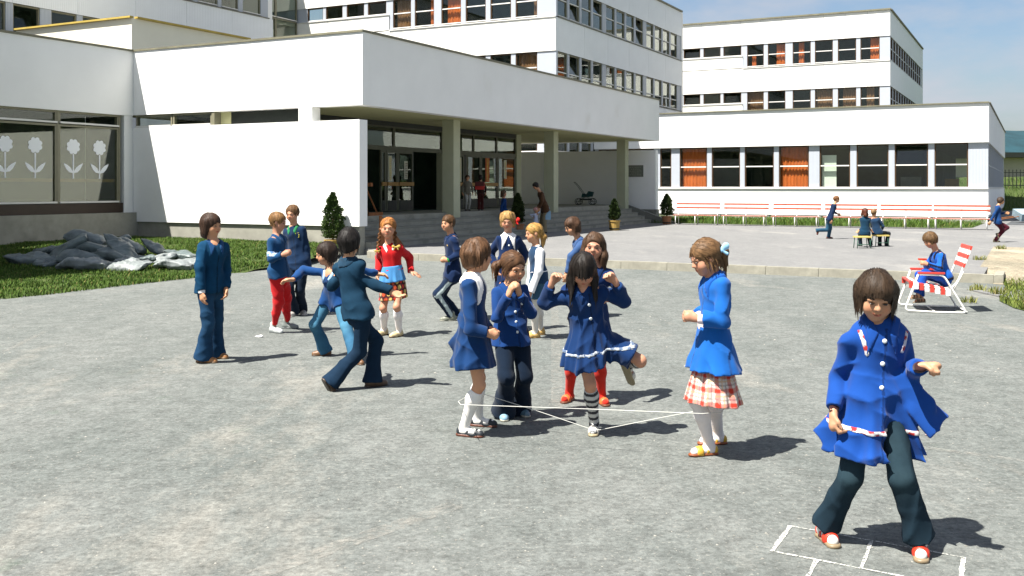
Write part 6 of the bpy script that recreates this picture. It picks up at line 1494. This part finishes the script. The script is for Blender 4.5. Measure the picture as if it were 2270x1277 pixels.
# --- curly blonde girl
H = 1.42; Y = 11.8
person('curly blonde girl in navy smock with white collar and red bow', gpt(1125,735), H, ray(1126,600,Y), ray(1127,524,Y), ray(1125,490,Y-.03), -4, 10, 0, yaw=2,
  wr=(ray(1098,594,Y), ray(1153,594,Y)), ank=(ak(1113,735,H), ak(1137,735,H)), toe=(yawv(-10), yawv(12)), smile=True,
  hair=dict(style='bob', col=(.31,.185,.065), fringe=.044, len=.055, vol=1.2, mess=2.3, n=240, sl=.05, bows=[dict(at=(.094,-.01,-.015), col=(.50,.015,.012), s=1.25, dir=(.6,.4,.5))]), vox=.0095, hs=1.03,
  legs=dict(kind='socks', sock=(.6,.6,.58)), shoes=dict(kind='shoe', col=(.05,.03,.02)), seed=53,
  top=dict(kind='smock', name='smock', col=(.0035,.016,.062), hem=.2, fl=.02, sleeve=.97, fs=1.12, cuff=(.6,.6,.6), cuffl=.012, buttons=(-.12,-.34,3), collar=dict(col=(.74,.72,.70), big=1.7, open=False)))
# --- girl in the waistcoat with white sleeves
def den_fn(G, J): m = J['m']; G.skirt(J['P']+J['sp']*.10*m, J['P']-J['sp']*.215*m, (.118*m,.095*m), (.155*m,.13*m), J['hl'], J['hf'], 9, .07, .9, .01)
H = 1.33; Y = 11.2
person('blonde ponytail girl in denim waistcoat and skirt with white sleeves and tights', gpt(1192,747), H, ray(1195,620,Y), ray(1189,550,Y), ray(1183,517,Y), -72, 4, 0, yaw=-70,
  wr=(ray(1172,642,Y+.10), ray(1176,648,Y-.16)), el=(None, ray(1194,602,Y-.15)), ank=(ak(1198,742,H), ak(1187,749,H)), toe=(yawv(-85), yawv(-70)),
  hair=dict(style='pulled', col=(.33,.19,.055), fringe=.036, n=200, sl=.06, tails=[dict(pts=[(.02,-.085,.0),(.03,-.105,-.05),(.03,-.085,-.14)], r=[.024,.034,.014])], bows=[dict(at=(.03,-.092,.0), col=(.45,.03,.02), s=.8, dir=(.3,.3,1))]), vox=.009, hs=1.02,
  legs=dict(kind='tights', sock=(.60,.57,.52)), shoes=dict(kind='shoe', col=(.44,.28,.09), sole=(.25,.15,.05)), seed=59,
  top=[dict(kind='skirt', name='denim_skirt', fn=den_fn, col=(.032,.080,.125), crease=.5), dict(kind='jacket', name='blouse', col=(.70,.70,.72), hem=-.1, fat=-.008, sleeve=.98, fs=1.15, front=False, collar=dict(col=(.55,.55,.50), big=.8)), dict(kind='vest', name='waistcoat', col=(.012,.036,.080), hem=.04, fat=.004)])
# --- stooping boy
H = 1.42; Y = 13.0
person('boy in faded grey blue jacket stooping forward behind the hopping girl', gpt(1287,704), H, ray(1292,592,Y), ray(1284,534,Y-.03), ray(1268,502,Y-.03), -74, 22, 0, yaw=-72,
  wr=(ray(1262,600,Y+.1), ray(1258,606,Y-.14)), el=(None, ray(1266,568,Y-.14)), ank=(ak(1282,708,H), ak(1294,700,H)), toe=(yawv(-80), yawv(-70)), hair=dict(style='mop', col=(.055,.028,.015), fringe=.04, len=.06, vol=1.15, n=180), vox=.010, hs=1.08,
  legs=dict(kind='trousers', col=(.004,.012,.03)), seed=61, top=dict(kind='jacket', col=(.030,.068,.165), hem=.06, sleeve=.98, fs=1.12, collar=dict(col=(.030,.068,.165))))
# --- seated boy on the garden chair
H = 1.36; Y = CH_O.y+.30
def toy(J):
    p = (J['W'][0]+J['W'][1])*.5+V3(-.06,0,.06); o = meta(MB().box(-.05,.05,-.03,.03,-.012,.012).build('toy', M_RED), 'small red toy in the hands of the seated boy', 'toy'); o.location = tuple(p)
def tr_col(V, J, c):
    for i in (0,1):
        for a, b in ((J['S'][i],J['E'][i]),(J['E'][i],J['W'][i])):
            u = nrm(b-a); q = V-a; t = q@u; r = q-t[:,None]*u; L = np.linalg.norm(b-a); sd_ = (-1,1)[i]*J['tl']; fw = np.cross(u, sd_); k = (t > -.04)*(t < L)*(np.abs(r@fw) < .014)*(r@sd_ > .015)*(np.linalg.norm(r,axis=1) < .08); c[k] = (.004,.006,.02)
    return c
person('boy in bright blue tracksuit sitting sideways on the garden chair', (CH_O.x,Y,0), H, ray(2092,614,Y), ray(2077,561,Y), ray(2061,532,Y), -80, 30, 0, yaw=-82,
  wr=(ray(2052,583,Y+.08), ray(2057,586,Y-.12)), el=(None, ray(2083,594,Y-.17)), ank=(ray(2043,660,Y+.05), ray(2034,652,Y-.12)), toe=(yawv(-70), yawv(-85)), kpole=(V3(-.6,0,1),V3(-.7,0,1)), hands=('curl','curl'), hands_dir=(V3(-1,-.2,.2),V3(-1,.2,.25)), extra=toy,
  hair=dict(style='bowl', col=(.10,.058,.026), fringe=.036, len=.04, vol=1.1, n=200, sl=.06), vox=.0098, hs=1.0, legs=dict(kind='trousers', col=(.005,.052,.300), flare=.2, hem=.96), shoes=dict(kind='sandal', col=(.10,.06,.03), sole=(.2,.15,.1)), seed=67,
  top=dict(kind='jacket', col=(.006,.080,.360), colf=tr_col, hem=.05, sleeve=.93, fs=1.08, cuff=(.004,.006,.02), collar=dict(col=(.006,.008,.025)), bands=[dict(name='waistband', col=(.004,.006,.02), fn=zband(.385,.02))]))
# --- far runners and sitters on the forecourt
H = 1.33; Y = 29.9; z = .15
person('boy running across the forecourt in front of the benches', gpt(1838,530,z), H, ray(1839,486,Y), ray(1850,453,Y), ray(1855,442,Y), 82, 4, 0, yaw=80, wr=(ray(1843,487,Y-.12), ray(1856,474,Y+.15)), ank=(ak(1836,529,H,z), ray(1811,510,Y+.05)), toe=(yawv(85), V3(-.3,0,-1)), kpole=(V3(1,0,0), V3(1,0,-.4)),
  hair=dict(style='short', col=(.14,.06,.02), n=0), vox=.014, legs=dict(kind='trousers', col=(.016,.060,.105), flare=.6), shoes=dict(kind='shoe', col=(.12,.03,.02)), top=dict(kind='jacket', col=(.0035,.014,.045), hem=.05, sleeve=.95), seed=71)
H = 1.30; Y = 25.9
person('child with reddish hair seen from behind sitting on the yellow topped stool', gpt(1916,551,z)+Vector((0,.2,0)), H, ray(1917,516,Y), ray(1918,483,Y), ray(1917,470,Y), 172, 5, 0, yaw=172, wr=(ray(1906,510,Y+.25), ray(1930,510,Y+.25)), ank=(ray(1930,541,Y+.35), ray(1908,541,Y+.32)), toe=(yawv(160), yawv(185)), kpole=(V3(0,.6,1),V3(0,.6,1)),
  hair=dict(style='long', len=.10, fringe=None, col=(.075,.022,.012), n=0), vox=.013, legs=dict(kind='trousers', col=(.004,.012,.02), flare=.3), shoes=dict(kind='shoe', col=(.03,.05,.04)), top=dict(kind='jacket', col=(.0045,.030,.062), hem=.06, sleeve=.95, fat=.01), seed=73)
Y = 26.2
person('fair haired child in dark trousers seen from behind sitting beside the red haired one', gpt(1956,549,z)+Vector((0,.2,0)), H, ray(1944,514,Y), ray(1939,484,Y), ray(1937,472,Y), 150, 8, 0, yaw=150, wr=(ray(1956,508,Y+.12), ray(1938,508,Y+.3)), ank=(ray(1965,543,Y+.1), ray(1950,545,Y+.2)), toe=(yawv(110), yawv(120)), kpole=(V3(1,.3,.8),V3(.6,.6,.8)),
  hair=dict(style='short', col=(.17,.10,.045), n=0), vox=.013, legs=dict(kind='trousers', col=(.004,.010,.014), flare=.3), shoes=dict(kind='shoe', col=(.03,.03,.03), col2=(.50,.36,.34)), top=dict(kind='jacket', col=(.010,.032,.072), hem=.06, sleeve=.95), seed=79)
H = 1.34; Y = 28.1
person('boy in maroon trousers running past the corner of the low wing', gpt(2206,538,z), H, ray(2212,491,Y), ray(2212,457,Y), ray(2219,445,Y), 82, 4, 0, yaw=72, wr=(ray(2196,490,Y-.1), ray(2229,473,Y+.05)), ank=(ak(2206,537,H,z), ray(2214,520,Y+.05)), toe=(yawv(85), V3(.3,0,-.9)), kpole=(V3(1,0,0),V3(1,0,.5)),
  hair=dict(style='bowl', len=.04, col=(.035,.02,.012), n=0), vox=.014, legs=dict(kind='trousers', col=(.060,.006,.014), flare=.2), shoes=dict(kind='trainer', col=(.16,.12,.07)), top=dict(kind='jacket', col=(.005,.036,.130), hem=.06, sleeve=.95), seed=83)
H = 1.70; Y = 33.6
person('woman in brown jacket and beige trousers bending to a toddler at the steps', gpt(1204,516,z), H, ray(1208,460,Y), ray(1197,426,Y), ray(1187,412,Y), -78, 30, 0, yaw=-75, wr=(ray(1193,459,Y+.1), ray(1196,462,Y-.15)), ank=(ak(1199,514,H,z), ak(1208,517,H,z)), toe=(yawv(-80), yawv(-70)),
  hair=dict(style='bob', len=.05, col=(.014,.010,.008), n=0), vox=.015, hs=1.1, legs=dict(kind='trousers', col=(.24,.20,.125), flare=1.2), shoes=dict(kind='shoe', col=(.02,.015,.01)), top=dict(kind='jacket', col=(.060,.028,.012), hem=.12, sleeve=.97), seed=89)
H = .86; Y = 33.4
person('toddler with pink hat and pale dress held by the woman in brown', gpt(1187,519,z), H, ray(1188,491,Y), ray(1188,474,Y), ray(1188,466,Y), 60, 0, 0, yaw=40, wr=(ray(1182,482,Y), ray(1193,474,Y)), ank=(ak(1184,519,H,z), ak(1191,519,H,z)), toe=(yawv(20), yawv(40)),
  hair=dict(style='short', col=(.42,.22,.20), n=0), vox=.013, hs=.86, legs=dict(kind='tights', sock=(.5,.5,.5)), top=dict(kind='smock', name='dress', col=(.42,.46,.58), hem=.16, fl=.03, sleeve=.9), seed=97)
H = 1.42; Y = 33.2
person('child in blue jacket with light brown hair on the forecourt before the steps', gpt(1117,518,z), H, ray(1117,470,Y), ray(1117,441,Y), ray(1117,429,Y), 70, 5, 0, yaw=110, wr=(ray(1110,470,Y-.1), ray(1126,468,Y)), ank=(ak(1113,518,H,z), ak(1121,517,H,z)), toe=(yawv(90), yawv(100)),
  hair=dict(style='long', len=.09, fringe=None, col=(.075,.045,.025), n=0), vox=.015, legs=dict(kind='trousers', col=(.004,.012,.03)), top=dict(kind='jacket', col=(.005,.038,.15), hem=.08, sleeve=.95, fs=1.1), seed=101)
c = B(8.85, 1.62, FZ); H = 1.22
def pt(b, dx, dz, dy=0): return Vector((b.x+dx, b.y+dy, b.z+dz))
def satchel(J):
    k = Vector(J['N']-J['tf']*.15*J['m']-J['sp']*.14); e = meta(empty('school_bag', k, math.atan2(J['tf'][0], -J['tf'][1])), 'red school satchel on the back of the child in the doorway', 'bag')
    MB().box(-.15,.15,-.02,.10,-.14,.12).build('pouch', mat('red_satchel', (.40,.02,.015), .5, .1, 5), e); MB().box(-.152,.152,.101,.115,-.02,.122).build('flap', mat('dark_satchel_flap', (.08,.01,.01), .5, .1, 5), e)
person('child in dark clothes carrying a red satchel through the entrance doors', c, H, pt(c,0,.62), pt(c,0,.96), pt(c,.01,1.10), 160, 0, 0, yaw=175, wr=(pt(c,.17,.6), pt(c,-.17,.6)), ank=(pt(c,.05,.06,.08), pt(c,-.05,.06)), toe=(yawv(175),)*2, extra=satchel,
  hair=dict(style='bowl', len=.05, col=(.012,.008,.006), n=0), vox=.015, legs=dict(kind='trousers', col=(.05,.010,.008)), top=dict(kind='jacket', col=(.03,.012,.010), hem=.06, sleeve=.95), seed=103)
c = B(8.30, 1.80, FZ)
person('child in pale pullover standing in the shade of the entrance doorway', c, H, pt(c,0,.62), pt(c,0,.96), pt(c,.0,1.10), 20, 0, 0, yaw=20, wr=(pt(c,-.17,.6), pt(c,.17,.6)), ank=(pt(c,-.05,.06), pt(c,.05,.06,.05)), toe=(yawv(20),)*2,
  hair=dict(style='bowl', len=.05, col=(.05,.03,.015), n=0), vox=.015, legs=dict(kind='tights', sock=(.3,.3,.28)), top=dict(kind='jacket', col=(.14,.13,.10), hem=.10, sleeve=.95), seed=107)
